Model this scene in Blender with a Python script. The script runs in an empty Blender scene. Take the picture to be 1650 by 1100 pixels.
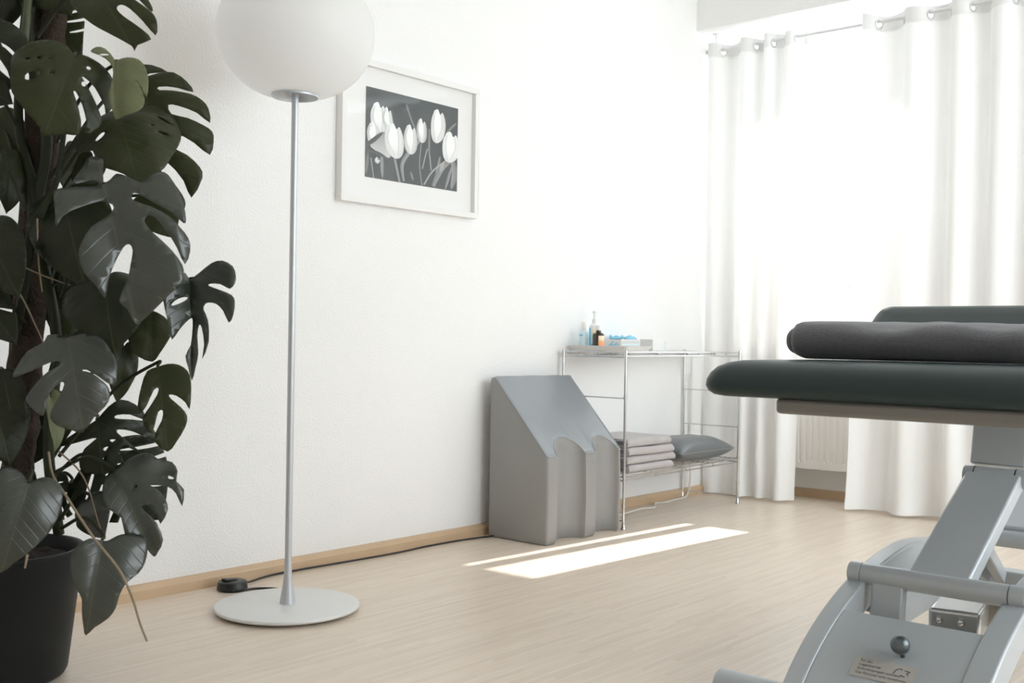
import bpy, bmesh, math, random
from mathutils import Vector, Matrix, geometry, noise
R = math.radians
PI = math.pi
D = bpy.data
COL = bpy.context.scene.collection
SC = bpy.context.scene

# ------------------------------------------------------------------ camera
CAM_LOC = Vector((2.89, 0.0, 0.78))
FPX = 1746.5                                   # focal length in pixels of the 1650 px wide frame
YAW, PITCH, ROLL = R(40.513), R(-0.126), R(0.903)
FWD = Vector((-math.sin(YAW) * math.cos(PITCH), math.cos(YAW) * math.cos(PITCH), math.sin(PITCH)))
_r = Vector((math.cos(YAW), math.sin(YAW), 0))
_u = _r.cross(FWD)
RGT = _r * math.cos(ROLL) + _u * math.sin(ROLL)
UP = -_r * math.sin(ROLL) + _u * math.cos(ROLL)
cd = D.cameras.new('camera')
cd.sensor_width = 36.0
cd.lens = FPX * 36.0 / 1650.0
cd.clip_start = 0.05
cd.dof.use_dof = True
cd.dof.focus_distance = 3.1
cd.dof.aperture_fstop = 6.0
cam = D.objects.new('camera', cd)
COL.objects.link(cam)
m3 = Matrix((RGT, UP, -FWD)).transposed()
cam.matrix_world = Matrix.Translation(CAM_LOC) @ m3.to_4x4()
SC.camera = cam


def at(px, py, depth):
    """real point seen at a photo pixel, at a given distance along the view axis"""
    return CAM_LOC + (RGT * ((px - 825) / FPX) - UP * ((py - 550) / FPX) + FWD) * depth


# ------------------------------------------------------------------ light
SC.view_settings.view_transform = 'Standard'
SC.view_settings.look = 'None'
SC.view_settings.gamma = 1.0
SC.view_settings.exposure = 0.80
SC.cycles.max_bounces = 16
SC.cycles.diffuse_bounces = 10
SC.cycles.transparent_max_bounces = 16
SC.cycles.sample_clamp_indirect = 12.0

world = D.worlds.new('sky')
SC.world = world
world.use_nodes = True
bg = world.node_tree.nodes['Background']
bg.inputs[0].default_value = (0.885, 0.955, 1.0, 1)
bg.inputs[1].default_value = 3.4

sl = D.lights.new('sun', 'SUN')
sl.energy = 5.4
sl.angle = R(0.55)
sl.color = (1.0, 0.965, 0.92)
so = D.objects.new('sun', sl)
COL.objects.link(so)
so.location = (1, 9, 6)
so.rotation_euler = Vector((-0.085, -1.0, -0.866)).to_track_quat('-Z', 'Y').to_euler()


def portal(name, c, sx, sy, rot):
    pl_ = D.lights.new(name, 'AREA')
    pl_.shape = 'RECTANGLE'
    pl_.size, pl_.size_y = sx, sy
    pl_.cycles.is_portal = True
    po = D.objects.new(name, pl_)
    COL.objects.link(po)
    po.location = c
    po.rotation_euler = rot


portal('window_daylight', (0.675, 5.46, 1.67), 1.15, 1.4, (R(-90), 0, 0))
portal('window_daylight', (3.05, 5.46, 1.67), 1.45, 1.4, (R(-90), 0, 0))  # sky portal of the added window right of the frame
portal('window_daylight', (4.52, 3.05, 1.44), 3.15, 2.25, (R(90), 0, R(90)))  # sky portal of the added window in the right wall


# ------------------------------------------------------------------ material helpers
def mat(name, col, rough=0.6, metal=0.0, spec=0.5, bump=None, var=None, coat=0.0, sheen=0.0, sss=0.0):
    m = D.materials.new(name)
    m.use_nodes = True
    nt = m.node_tree
    p = nt.nodes['Principled BSDF']
    p.inputs['Base Color'].default_value = (*col, 1)
    p.inputs['Roughness'].default_value = rough
    p.inputs['Metallic'].default_value = metal
    p.inputs['Specular IOR Level'].default_value = spec
    p.inputs['Coat Weight'].default_value = coat
    p.inputs['Sheen Weight'].default_value = sheen
    if sss:
        p.inputs['Subsurface Weight'].default_value = sss
        p.inputs['Subsurface Radius'].default_value = (0.03, 0.03, 0.03)
    if var or bump:
        tc = nt.nodes.new('ShaderNodeTexCoord')
    if var:                                    # (scale, amount): soft mottling of the colour
        n = nt.nodes.new('ShaderNodeTexNoise')
        n.inputs['Scale'].default_value = var[0]
        n.inputs['Detail'].default_value = 4
        nt.links.new(tc.outputs['Object'], n.inputs['Vector'])
        mx = nt.nodes.new('ShaderNodeMix')
        mx.data_type = 'RGBA'
        nt.links.new(n.outputs['Fac'], mx.inputs['Factor'])
        mx.inputs[6].default_value = (*[c * (1 - var[1]) for c in col], 1)
        mx.inputs[7].default_value = (*[min(1, c * (1 + var[1])) for c in col], 1)
        nt.links.new(mx.outputs[2], p.inputs['Base Color'])
    if bump:                                   # (scale, strength, distance)
        n = nt.nodes.new('ShaderNodeTexNoise')
        n.inputs['Scale'].default_value = bump[0]
        n.inputs['Detail'].default_value = 3
        nt.links.new(tc.outputs['Object'], n.inputs['Vector'])
        b = nt.nodes.new('ShaderNodeBump')
        b.inputs['Strength'].default_value = bump[1]
        b.inputs['Distance'].default_value = bump[2]
        nt.links.new(n.outputs['Fac'], b.inputs['Height'])
        nt.links.new(b.outputs['Normal'], p.inputs['Normal'])
    return m


def floor_material():
    m = D.materials.new('pale_strip_parquet')
    m.use_nodes = True
    nt = m.node_tree
    p = nt.nodes['Principled BSDF']
    tc = nt.nodes.new('ShaderNodeTexCoord')
    mp = nt.nodes.new('ShaderNodeMapping')
    mp.inputs['Rotation'].default_value = (0, 0, R(90))
    nt.links.new(tc.outputs['Object'], mp.inputs['Vector'])
    br = nt.nodes.new('ShaderNodeTexBrick')
    br.inputs['Color1'].default_value = (0.76, 0.655, 0.55, 1)
    br.inputs['Color2'].default_value = (0.68, 0.58, 0.475, 1)
    br.inputs['Mortar'].default_value = (0.63, 0.535, 0.435, 1)
    br.inputs['Scale'].default_value = 1.0
    br.inputs['Mortar Size'].default_value = 0.0006
    br.inputs['Bias'].default_value = -0.1
    br.inputs['Brick Width'].default_value = 0.31
    br.inputs['Row Height'].default_value = 0.016
    br.offset = 0.37
    nt.links.new(mp.outputs[0], br.inputs['Vector'])
    mp2 = nt.nodes.new('ShaderNodeMapping')
    mp2.inputs['Scale'].default_value = (90, 5, 5)
    nt.links.new(tc.outputs['Object'], mp2.inputs['Vector'])
    n = nt.nodes.new('ShaderNodeTexNoise')
    n.inputs['Scale'].default_value = 1.0
    n.inputs['Detail'].default_value = 4
    nt.links.new(mp2.outputs[0], n.inputs['Vector'])
    mx = nt.nodes.new('ShaderNodeMix')
    mx.data_type = 'RGBA'
    mx.blend_type = 'OVERLAY'
    mx.inputs['Factor'].default_value = 0.22
    nt.links.new(br.outputs['Color'], mx.inputs[6])
    nt.links.new(n.outputs['Fac'], mx.inputs[7])
    nt.links.new(mx.outputs[2], p.inputs['Base Color'])
    p.inputs['Roughness'].default_value = 0.33
    p.inputs['Specular IOR Level'].default_value = 0.5
    b = nt.nodes.new('ShaderNodeBump')
    b.inputs['Strength'].default_value = 0.12
    b.inputs['Distance'].default_value = 0.001
    nt.links.new(n.outputs['Fac'], b.inputs['Height'])
    nt.links.new(b.outputs['Normal'], p.inputs['Normal'])
    return m


def cloth_material(name, col, trans):
    """thin woven cloth that scatters daylight through"""
    m = D.materials.new(name)
    m.use_nodes = True
    nt = m.node_tree
    nt.nodes.remove(nt.nodes['Principled BSDF'])
    out = nt.nodes['Material Output']
    d = nt.nodes.new('ShaderNodeBsdfDiffuse')
    t = nt.nodes.new('ShaderNodeBsdfTranslucent')
    d.inputs['Color'].default_value = (*col, 1)
    t.inputs['Color'].default_value = (*col, 1)
    mx = nt.nodes.new('ShaderNodeMixShader')
    mx.inputs[0].default_value = trans
    nt.links.new(d.outputs[0], mx.inputs[1])
    nt.links.new(t.outputs[0], mx.inputs[2])
    tc = nt.nodes.new('ShaderNodeTexCoord')
    w = nt.nodes.new('ShaderNodeTexNoise')
    w.inputs['Scale'].default_value = 350
    nt.links.new(tc.outputs['Object'], w.inputs['Vector'])
    b = nt.nodes.new('ShaderNodeBump')
    b.inputs['Strength'].default_value = 0.15
    b.inputs['Distance'].default_value = 0.001
    nt.links.new(w.outputs['Fac'], b.inputs['Height'])
    nt.links.new(b.outputs['Normal'], d.inputs['Normal'])
    nt.links.new(mx.outputs[0], out.inputs['Surface'])
    return m


def pane_material(name, gloss=0.06, tint=(1, 1, 1)):
    m = D.materials.new(name)
    m.use_nodes = True
    nt = m.node_tree
    nt.nodes.remove(nt.nodes['Principled BSDF'])
    out = nt.nodes['Material Output']
    t = nt.nodes.new('ShaderNodeBsdfTransparent')
    t.inputs[0].default_value = (*tint, 1)
    g = nt.nodes.new('ShaderNodeBsdfGlossy')
    g.inputs['Roughness'].default_value = 0.02
    mx = nt.nodes.new('ShaderNodeMixShader')
    mx.inputs[0].default_value = gloss
    nt.links.new(t.outputs[0], mx.inputs[1])
    nt.links.new(g.outputs[0], mx.inputs[2])
    nt.links.new(mx.outputs[0], out.inputs['Surface'])
    return m


def leaf_material(name, c1, c2, rough, trans=0.12, spec=0.3):
    """glossy leaf: midrib and side veins come from the leaf's own coordinates (uv)"""
    m = D.materials.new(name)
    m.use_nodes = True
    nt = m.node_tree
    N, L = nt.nodes, nt.links
    p = N['Principled BSDF']
    uv = N.new('ShaderNodeUVMap')
    uv.uv_map = 'leaf'
    sep = N.new('ShaderNodeSeparateXYZ')
    L.new(uv.outputs[0], sep.inputs[0])

    def math_(op, a, b=None):
        n = N.new('ShaderNodeMath')
        n.operation = op
        for i, v in enumerate((a, b)):
            if v is None:
                continue
            if isinstance(v, (int, float)):
                n.inputs[i].default_value = v
            else:
                L.new(v, n.inputs[i])
        return n.outputs[0]
    v = math_('ABSOLUTE', math_('SUBTRACT', sep.outputs[1], 0.5))
    rib = math_('LESS_THAN', v, 0.009)
    side = math_('SUBTRACT', sep.outputs[0], math_('MULTIPLY', v, 0.75))
    wav = math_('ABSOLUTE', math_('SINE', math_('MULTIPLY', side, 26.0)))
    vein = math_('POWER', math_('SUBTRACT', 1.0, wav), 14.0)
    noi = N.new('ShaderNodeTexNoise')
    noi.inputs['Scale'].default_value = 5
    L.new(uv.outputs[0], noi.inputs['Vector'])
    mx = N.new('ShaderNodeMix')
    mx.data_type = 'RGBA'
    L.new(noi.outputs['Fac'], mx.inputs['Factor'])
    mx.inputs[6].default_value = (*c1, 1)
    mx.inputs[7].default_value = (*c2, 1)
    mx2 = N.new('ShaderNodeMix')
    mx2.data_type = 'RGBA'
    L.new(math_('MULTIPLY', rib, 0.3), mx2.inputs['Factor'])
    L.new(mx.outputs[2], mx2.inputs[6])
    mx2.inputs[7].default_value = (0.085, 0.10, 0.045, 1)
    L.new(mx2.outputs[2], p.inputs['Base Color'])
    p.inputs['Roughness'].default_value = rough
    p.inputs['Specular IOR Level'].default_value = spec
    b = N.new('ShaderNodeBump')
    b.inputs['Strength'].default_value = 0.35
    b.inputs['Distance'].default_value = 0.004
    L.new(math_('ADD', math_('MULTIPLY', vein, -0.6), noi.outputs['Fac']), b.inputs['Height'])
    L.new(b.outputs['Normal'], p.inputs['Normal'])
    tr = N.new('ShaderNodeBsdfTranslucent')
    tr.inputs[0].default_value = (0.16, 0.2, 0.035, 1)
    ms = N.new('ShaderNodeMixShader')
    ms.inputs[0].default_value = trans
    L.new(p.outputs[0], ms.inputs[1])
    L.new(tr.outputs[0], ms.inputs[2])
    L.new(ms.outputs[0], N['Material Output'].inputs['Surface'])
    return m


M = {}
M['wall'] = mat('white_rough_plaster', (0.86, 0.858, 0.85), 0.9, spec=0.2, bump=(150, 0.7, 0.004))
M['plain'] = mat('white_smooth_paint', (0.86, 0.858, 0.85), 0.8, spec=0.3, bump=(60, 0.05, 0.001))
M['floor'] = floor_material()
M['wood'] = mat('beech_skirting', (0.58, 0.42, 0.27), 0.5, var=(9, 0.12))
M['window'] = mat('white_window_frame', (0.82, 0.82, 0.81), 0.45)
M['pane'] = pane_material('clear_pane', 0.05)
M['curtain'] = cloth_material('white_sheer_cloth', (0.90, 0.898, 0.89), 0.085)
M['header'] = cloth_material('white_double_cloth', (0.80, 0.797, 0.79), 0.04)
M['rod'] = mat('brushed_rod', (0.68, 0.68, 0.68), 0.4, metal=0.6)
M['radiator'] = mat('white_radiator_enamel', (0.82, 0.8, 0.77), 0.4)
M['alu'] = mat('grey_satin_metal', (0.56, 0.58, 0.6), 0.42, metal=0.55, bump=(300, 0.05, 0.0005))
M['basegrey'] = mat('grey_lacquered_plate', (0.74, 0.745, 0.74), 0.42, metal=0.1, bump=(300, 0.05, 0.0005))
M['opal'] = mat('opal_glass', (0.92, 0.92, 0.915), 0.42)
_n = M['opal'].node_tree
_t = _n.nodes.new('ShaderNodeBsdfTranslucent')
_t.inputs[0].default_value = (0.95, 0.95, 0.94, 1)
_m = _n.nodes.new('ShaderNodeMixShader')
_m.inputs[0].default_value = 0.48
_n.links.new(_n.nodes['Principled BSDF'].outputs[0], _m.inputs[1])
_n.links.new(_t.outputs[0], _m.inputs[2])
_n.links.new(_m.outputs[0], _n.nodes['Material Output'].inputs['Surface'])
M['black'] = mat('black_plastic', (0.012, 0.012, 0.013), 0.35)
M['cord'] = mat('black_cable', (0.012, 0.012, 0.014), 0.5)
M['whitecord'] = mat('white_cable', (0.72, 0.7, 0.66), 0.5)
M['frame'] = mat('white_wood_frame', (0.80, 0.79, 0.775), 0.5)
M['mat'] = mat('white_mount', (0.83, 0.83, 0.82), 0.8)
M['glass'] = pane_material('picture_glass', 0.035)
M['print'] = mat('print_dark_grey', (0.065, 0.076, 0.078), 0.6, var=(14, 0.12))
M['chrome'] = mat('chrome_wire', (0.60, 0.60, 0.60), 0.16, metal=1.0)
M['vinyl'] = mat('grey_leatherette_cool_lit', (0.24, 0.26, 0.275), 0.34, spec=0.6, bump=(260, 0.12, 0.001))  # bluer copy for the wedge slope, reflected sky put into its colour
M['vinyl_side'] = mat('grey_leatherette_warm_lit', (0.275, 0.272, 0.265), 0.45, spec=0.5, bump=(260, 0.2, 0.001))  # warmer copy of the same leatherette, bounced floor light put into its colour
M['pillow'] = mat('dark_grey_leatherette', (0.13, 0.14, 0.148), 0.33, spec=0.6, bump=(260, 0.12, 0.001))
M['piping'] = mat('pale_grey_piping', (0.30, 0.31, 0.32), 0.45)
M['dark_vinyl'] = mat('dark_green_grey_leatherette', (0.020, 0.036, 0.037), 0.42, spec=0.35, bump=(240, 0.12, 0.001))
M['table_metal'] = mat('grey_lacquered_steel', (0.42, 0.45, 0.47), 0.33, metal=0.15, spec=0.7, bump=(400, 0.06, 0.0004))
M['table_frame'] = mat('warm_grey_steel', (0.20, 0.19, 0.175), 0.5, metal=0.1)
M['knob'] = mat('dark_steel_ball', (0.12, 0.14, 0.15), 0.25, metal=0.7)
M['zinc'] = mat('zinc_plated_steel', (0.55, 0.56, 0.57), 0.28, metal=0.9)
M['motor'] = mat('beige_motor_housing', (0.36, 0.32, 0.26), 0.5)
M['terry'] = mat('grey_terry_towel', (0.47, 0.44, 0.435), 0.95, spec=0.1, sheen=0.4, bump=(420, 0.7, 0.003), var=(220, 0.15))
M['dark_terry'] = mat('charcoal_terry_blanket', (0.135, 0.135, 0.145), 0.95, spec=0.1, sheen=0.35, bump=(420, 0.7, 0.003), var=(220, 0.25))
M['tray'] = mat('white_tray_plastic', (0.84, 0.83, 0.82), 0.5)
M['white'] = mat('white_plastic', (0.80, 0.80, 0.79), 0.4)
M['pale_blue'] = mat('pale_blue_plastic', (0.62, 0.78, 0.83), 0.3)
M['blue'] = mat('light_blue_print', (0.22, 0.55, 0.72), 0.5)
M['brown_glass'] = mat('dark_brown_glass', (0.022, 0.020, 0.012), 0.12, coat=0.3)
M['orange'] = mat('orange_label', (0.80, 0.36, 0.16), 0.55, var=(30, 0.15))
M['cream'] = mat('cream_label', (0.85, 0.72, 0.52), 0.55)
M['carton'] = mat('white_carton', (0.78, 0.78, 0.77), 0.6)
M['carton_grey'] = mat('pale_grey_carton_side', (0.6, 0.62, 0.62), 0.6)
M['glove'] = mat('light_blue_nitrile', (0.20, 0.55, 0.75), 0.45)
M['sticker'] = mat('grey_beige_sticker', (0.40, 0.385, 0.355), 0.5)
M['ink'] = mat('dark_ink', (0.04, 0.042, 0.045), 0.7)
M['pot'] = mat('black_pot', (0.006, 0.008, 0.008), 0.5, spec=0.25, bump=(200, 0.1, 0.001))
M['soil'] = mat('dark_soil', (0.018, 0.013, 0.009), 0.95, bump=(90, 1.0, 0.02))
M['moss'] = mat('brown_coir', (0.034, 0.021, 0.012), 0.95, bump=(120, 1.0, 0.01), var=(40, 0.5))
M['stem'] = mat('green_stem', (0.055, 0.065, 0.028), 0.5, var=(30, 0.3))
M['stem_dark'] = mat('dark_green_petiole', (0.02, 0.026, 0.011), 0.55, spec=0.25)
M['root'] = mat('tan_aerial_root', (0.26, 0.21, 0.14), 0.7, var=(40, 0.3))
M['leaf'] = leaf_material('leaf_green', (0.025, 0.030, 0.011), (0.037, 0.043, 0.016), 0.4)
M['leaf_dark'] = leaf_material('leaf_dark_green', (0.011, 0.015, 0.006), (0.019, 0.024, 0.009), 0.38, 0.06)
M['leaf_gloss'] = leaf_material('leaf_glossy_green', (0.016, 0.022, 0.016), (0.026, 0.033, 0.022), 0.33, 0.05, 0.95)
M['leaf_light'] = leaf_material('leaf_pale_green', (0.13, 0.145, 0.07), (0.18, 0.195, 0.10), 0.38, 0.2)  # paler, yellower green for a few leaves


# ------------------------------------------------------------------ object helpers
ORG = {}


def thing(name, label, cat, loc=(0, 0, 0), group=None):
    o = D.objects.new(name, None)
    COL.objects.link(o)
    o.location = loc
    o.empty_display_size = 0.1
    o['label'] = label
    o['category'] = cat
    if group:
        o['group'] = group
    ORG[o.name] = Vector(loc)
    return o


def obj(name, bm, m, parent=None, smooth=40, bevel=None, loc=None):
    """links bm (given in world coordinates) as one mesh object, its origin at the thing's base"""
    org = ORG[parent.name] if parent else Vector(loc or (0, 0, 0))
    for v in bm.verts:
        v.co -= org
    me = D.meshes.new(name)
    bmesh.ops.recalc_face_normals(bm, faces=bm.faces)
    bm.to_mesh(me)
    bm.free()
    for k in (m if isinstance(m, (list, tuple)) else [m]):
        me.materials.append(k)
    if smooth:
        me.polygons.foreach_set('use_smooth', [True] * len(me.polygons))
        me.set_sharp_from_angle(angle=R(smooth))
    o = D.objects.new(name, me)
    COL.objects.link(o)
    if parent:
        o.parent = parent
    else:
        o.location = org
    ORG[o.name] = org
    if bevel:
        b = o.modifiers.new('bevel', 'BEVEL')
        b.width = bevel
        b.segments = 3
        b.limit_method = 'ANGLE'
        b.angle_limit = R(35)
    return o


def tag(o, label, cat, group=None, kind=None):
    if label:
        o['label'] = label
    if cat:
        o['category'] = cat
    if group:
        o['group'] = group
    if kind:
        o['kind'] = kind
    return o


def structure(o, label, cat):
    return tag(o, label, cat, kind='structure')


def BM():
    return bmesh.new()


def box(bm, lo, hi, rot=None, piv=None, mi=0):
    x0, y0, z0 = lo
    x1, y1, z1 = hi
    vs = [Vector(p) for p in ((x0, y0, z0), (x1, y0, z0), (x1, y1, z0), (x0, y1, z0), (x0, y0, z1), (x1, y0, z1), (x1, y1, z1), (x0, y1, z1))]
    if rot is not None:
        piv = Vector(piv) if piv is not None else (vs[0] + vs[6]) / 2
        vs = [rot @ (v - piv) + piv for v in vs]
    vs = [bm.verts.new(v) for v in vs]
    for f in ((3, 2, 1, 0), (4, 5, 6, 7), (0, 1, 5, 4), (1, 2, 6, 5), (2, 3, 7, 6), (3, 0, 4, 7)):
        bm.faces.new([vs[i] for i in f]).material_index = mi


def frame_of(d):
    d = d.normalized()
    a = Vector((0, 0, 1)) if abs(d.z) < 0.9 else Vector((1, 0, 0))
    x = d.cross(a).normalized()
    return x, d.cross(x).normalized()


def tube(bm, pts, r, n=10, cap=True):
    pts = [Vector(p) for p in pts]
    rs = r if isinstance(r, (list, tuple)) else [r] * len(pts)
    rings = []
    x = None
    for i, p in enumerate(pts):
        d = (pts[min(i + 1, len(pts) - 1)] - pts[max(i - 1, 0)])
        if x is None:
            x, y = frame_of(d)
        else:
            dn = d.normalized()
            x = (x - dn * x.dot(dn)).normalized()
            y = dn.cross(x)
        rings.append([bm.verts.new(p + (x * math.cos(2 * PI * k / n) + y * math.sin(2 * PI * k / n)) * rs[i]) for k in range(n)])
    for a, b in zip(rings, rings[1:]):
        for k in range(n):
            bm.faces.new((a[k], a[(k + 1) % n], b[(k + 1) % n], b[k]))
    if cap:
        bm.faces.new(rings[0][::-1])
        bm.faces.new(rings[-1])


def spline(pts, n=8):
    pts = [Vector(p) for p in pts]
    out = []
    P = [pts[0] * 2 - pts[1]] + pts + [pts[-1] * 2 - pts[-2]]
    for i in range(1, len(P) - 2):
        for k in range(n):
            t = k / n
            a, b, c, d = P[i - 1], P[i], P[i + 1], P[i + 2]
            out.append(0.5 * (2 * b + (c - a) * t + (2 * a - 5 * b + 4 * c - d) * t * t + (3 * b - a - 3 * c + d) * t ** 3))
    out.append(pts[-1])
    return out


def lathe(bm, prof, c, n=48, mi=0):
    c = Vector(c)
    rings = []
    for r, z in prof:
        if r < 1e-5:
            rings.append([bm.verts.new(c + Vector((0, 0, z)))])
        else:
            rings.append([bm.verts.new(c + Vector((r * math.cos(2 * PI * k / n), r * math.sin(2 * PI * k / n), z))) for k in range(n)])
    for a, b in zip(rings, rings[1:]):
        for k in range(n):
            q = [a[k % len(a)], a[(k + 1) % len(a)], b[(k + 1) % len(b)], b[k % len(b)]]
            u = []
            for v in q:
                if v not in u:
                    u.append(v)
            if len(u) > 2:
                bm.faces.new(u).material_index = mi


def prism(bm, poly, axis, a, b, mi=0):
    """poly: 2-D outline; axis: the axis it is pushed along, from a to b"""
    def P(u, v, w):
        return {'x': (w, u, v), 'y': (u, w, v), 'z': (u, v, w)}[axis]
    A = [bm.verts.new(P(u, v, a)) for u, v in poly]
    B = [bm.verts.new(P(u, v, b)) for u, v in poly]
    n = len(poly)
    for k in range(n):
        bm.faces.new((A[k], A[(k + 1) % n], B[(k + 1) % n], B[k])).material_index = mi
    bm.faces.new(A[::-1]).material_index = mi
    bm.faces.new(B).material_index = mi


def ring(bm, c, axis, R0, r0, n=24, k=8):
    axis = Vector(axis).normalized()
    x, y = frame_of(axis)
    vs = []
    for i in range(n):
        a = 2 * PI * i / n
        d = x * math.cos(a) + y * math.sin(a)
        vs.append([bm.verts.new(Vector(c) + d * (R0 + r0 * math.cos(2 * PI * j / k)) + axis * r0 * math.sin(2 * PI * j / k)) for j in range(k)])
    for i in range(n):
        for j in range(k):
            bm.faces.new((vs[i][j], vs[(i + 1) % n][j], vs[(i + 1) % n][(j + 1) % k], vs[i][(j + 1) % k]))


def rrect(x0, x1, y0, y1, r, n=6):
    out = []
    for cx, cy, a0 in ((x1 - r, y1 - r, 0), (x0 + r, y1 - r, 90), (x0 + r, y0 + r, 180), (x1 - r, y0 + r, 270)):
        for k in range(n + 1):
            a = R(a0 + 90 * k / n)
            out.append((cx + r * math.cos(a), cy + r * math.sin(a)))
    return out


def cushion(bm, x0, x1, y0, y1, prof, r, n=8):
    """stack of rounded rectangles: prof = [(inset, z), ...] from the underside to the top"""
    rings = []
    for ins, z in prof:
        rr = max(0.004, r - ins * 0.6)
        rings.append([bm.verts.new((u, v, z)) for u, v in rrect(x0 + ins, x1 - ins, y0 + ins, y1 - ins, rr, n)])
    k = len(rings[0])
    for a, b in zip(rings, rings[1:]):
        for i in range(k):
            bm.faces.new((a[i], a[(i + 1) % k], b[(i + 1) % k], b[i]))
    bm.faces.new(rings[0][::-1])
    bm.faces.new(rings[-1])


# ------------------------------------------------------------------ the room
XW, YW, ZC = 4.3, 5.2, 2.75        # right wall, window wall, ceiling
YN = -1.9                          # wall behind the camera
bm = BM(); box(bm, (-0.02, YN, -0.1), (XW, YW + 0.1, 0))
structure(obj('floor', bm, M['floor'], smooth=0), 'pale beech strip parquet floor', 'floor')
bm = BM(); box(bm, (-0.2, YN - 0.2, ZC), (XW + 0.2, YW + 0.3, ZC + 0.12))
structure(obj('ceiling', bm, M['plain'], smooth=0), 'white ceiling above the frame', 'ceiling')
bm = BM(); box(bm, (-0.2, YN, -0.1), (0, YW + 0.02, ZC))
structure(obj('wall_left', bm, M['wall'], smooth=0), 'white rough plaster wall behind the floor lamp and picture', 'wall')
W3Y0, W3Y1 = 1.5, 4.6                             # opening of an added fill window, unseen in the right wall
bm = BM()
box(bm, (XW, YN, -0.1), (XW + 0.2, W3Y0, ZC)); box(bm, (XW, W3Y1, -0.1), (XW + 0.2, YW + 0.3, ZC))
box(bm, (XW, W3Y0, -0.1), (XW + 0.2, W3Y1, 0.35)); box(bm, (XW, W3Y0, 2.535), (XW + 0.2, W3Y1, ZC))
structure(obj('wall_right', bm, M['plain'], smooth=0), 'white plaster wall to the right of the frame', 'wall')
bm = BM(); box(bm, (-0.2, YN - 0.2, -0.1), (XW + 0.2, YN, ZC))
structure(obj('wall_near', bm, M['wall'], smooth=0), 'white plaster wall behind the camera', 'wall')
WX0, WX1, WZ0, WZ1 = 0.13, 1.22, 1.0, 2.335       # window opening
W2X0, W2X1 = 2.35, 3.75                           # opening of an added, unseen window right of the frame
bm = BM()
Y2 = YW + 0.24
box(bm, (-0.2, YW, -0.1), (WX0, Y2, ZC))
box(bm, (WX1, YW, -0.1), (W2X0, Y2, ZC))
box(bm, (W2X1, YW, -0.1), (XW + 0.2, Y2, ZC))
for a, b in ((WX0, WX1), (W2X0, W2X1)):
    box(bm, (a, YW, -0.1), (b, Y2, WZ0))
    box(bm, (a, YW, WZ1), (b, Y2, ZC))
structure(obj('wall_back', bm, M['plain'], smooth=0), 'white window wall behind the curtains and radiator', 'wall')
bm = BM(); box(bm, (0, 4.79, 2.361), (XW, YW, ZC))
structure(obj('trim_1', bm, M['wall'], smooth=0), 'white lowered beam above the curtains', 'beam')
PRF = [(0, 0), (0.020, 0), (0.020, 0.028), (0.016, 0.034), (0.012, 0.042), (0, 0.044)]
bm = BM(); prism(bm, [(u, z) for u, z in PRF], 'y', YN, YW)
structure(obj('baseboard_left', bm, M['wood'], smooth=0), 'light wooden skirting along the left wall', 'baseboard')
bm = BM(); prism(bm, [(YW - u, z) for u, z in PRF], 'x', 0.02, XW)
structure(obj('baseboard_back', bm, M['wood'], smooth=0), 'light wooden skirting under the radiator', 'baseboard')


def window(name, x0, x1, posts, label):
    yf = YW + 0.075
    bm = BM()
    box(bm, (x0, yf, WZ0), (x1, yf + 0.06, WZ0 + 0.075))
    box(bm, (x0, yf, 2.262), (x1, yf + 0.06, WZ1))
    box(bm, (x0, yf, WZ0 + 0.075), (x0 + 0.06, yf + 0.06, 2.262))
    box(bm, (x1 - 0.06, yf, WZ0 + 0.075), (x1, yf + 0.06, 2.262))
    for a, b in posts:
        box(bm, (a, yf - 0.004, WZ0 + 0.075), (b, yf + 0.06, 2.262))
    w = structure(obj(name, bm, M['window'], bevel=0.004), label, 'window')
    bm = BM()
    box(bm, (x0 + 0.03, yf + 0.028, WZ0 + 0.05), (x1 - 0.03, yf + 0.034, 2.29))
    obj('pane', bm, M['pane'], w, smooth=0)
    bm = BM()
    box(bm, (x0, YW - 0.012, WZ0 - 0.028), (x1, yf + 0.002, WZ0))
    obj('window_sill', bm, M['window'], w, bevel=0.004)
    for a, b in posts[1:]:
        bm = BM()
        tube(bm, [((a + b) / 2, yf - 0.004, 1.66), ((a + b) / 2, yf - 0.04, 1.66), ((a + b) / 2, yf - 0.045, 1.56)], 0.008)
        obj('handle', bm, M['rod'], w)
    return w


window('window_1', WX0, WX1, [(0.59, 0.66)], 'white framed window behind the sheer curtains')
window('fill_window_back', W2X0, W2X1, [(3.02, 3.09)], 'white framed window added right of the frame for more daylight')  # unseen window, put in to bring more daylight into the room

bm = BM()
for y0, y1, z0, z1 in ((W3Y0, W3Y1, 0.35, 0.42), (W3Y0, W3Y1, 2.465, 2.535), (W3Y0, W3Y0 + 0.06, 0.42, 2.465), (W3Y1 - 0.06, W3Y1, 0.42, 2.465), (3.02, 3.08, 0.42, 2.465)):
    box(bm, (XW + 0.07, y0, z0), (XW + 0.13, y1, z1))
w3 = structure(obj('fill_window_right', bm, M['window'], bevel=0.004), 'white framed window added in the unseen right wall as fill light', 'window')  # out of view, added to fill the room with sky light
bm = BM(); box(bm, (XW + 0.097, W3Y0 + 0.03, 0.39), (XW + 0.103, W3Y1 - 0.03, 2.49))
obj('pane', bm, M['pane'], w3, smooth=0)

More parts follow.
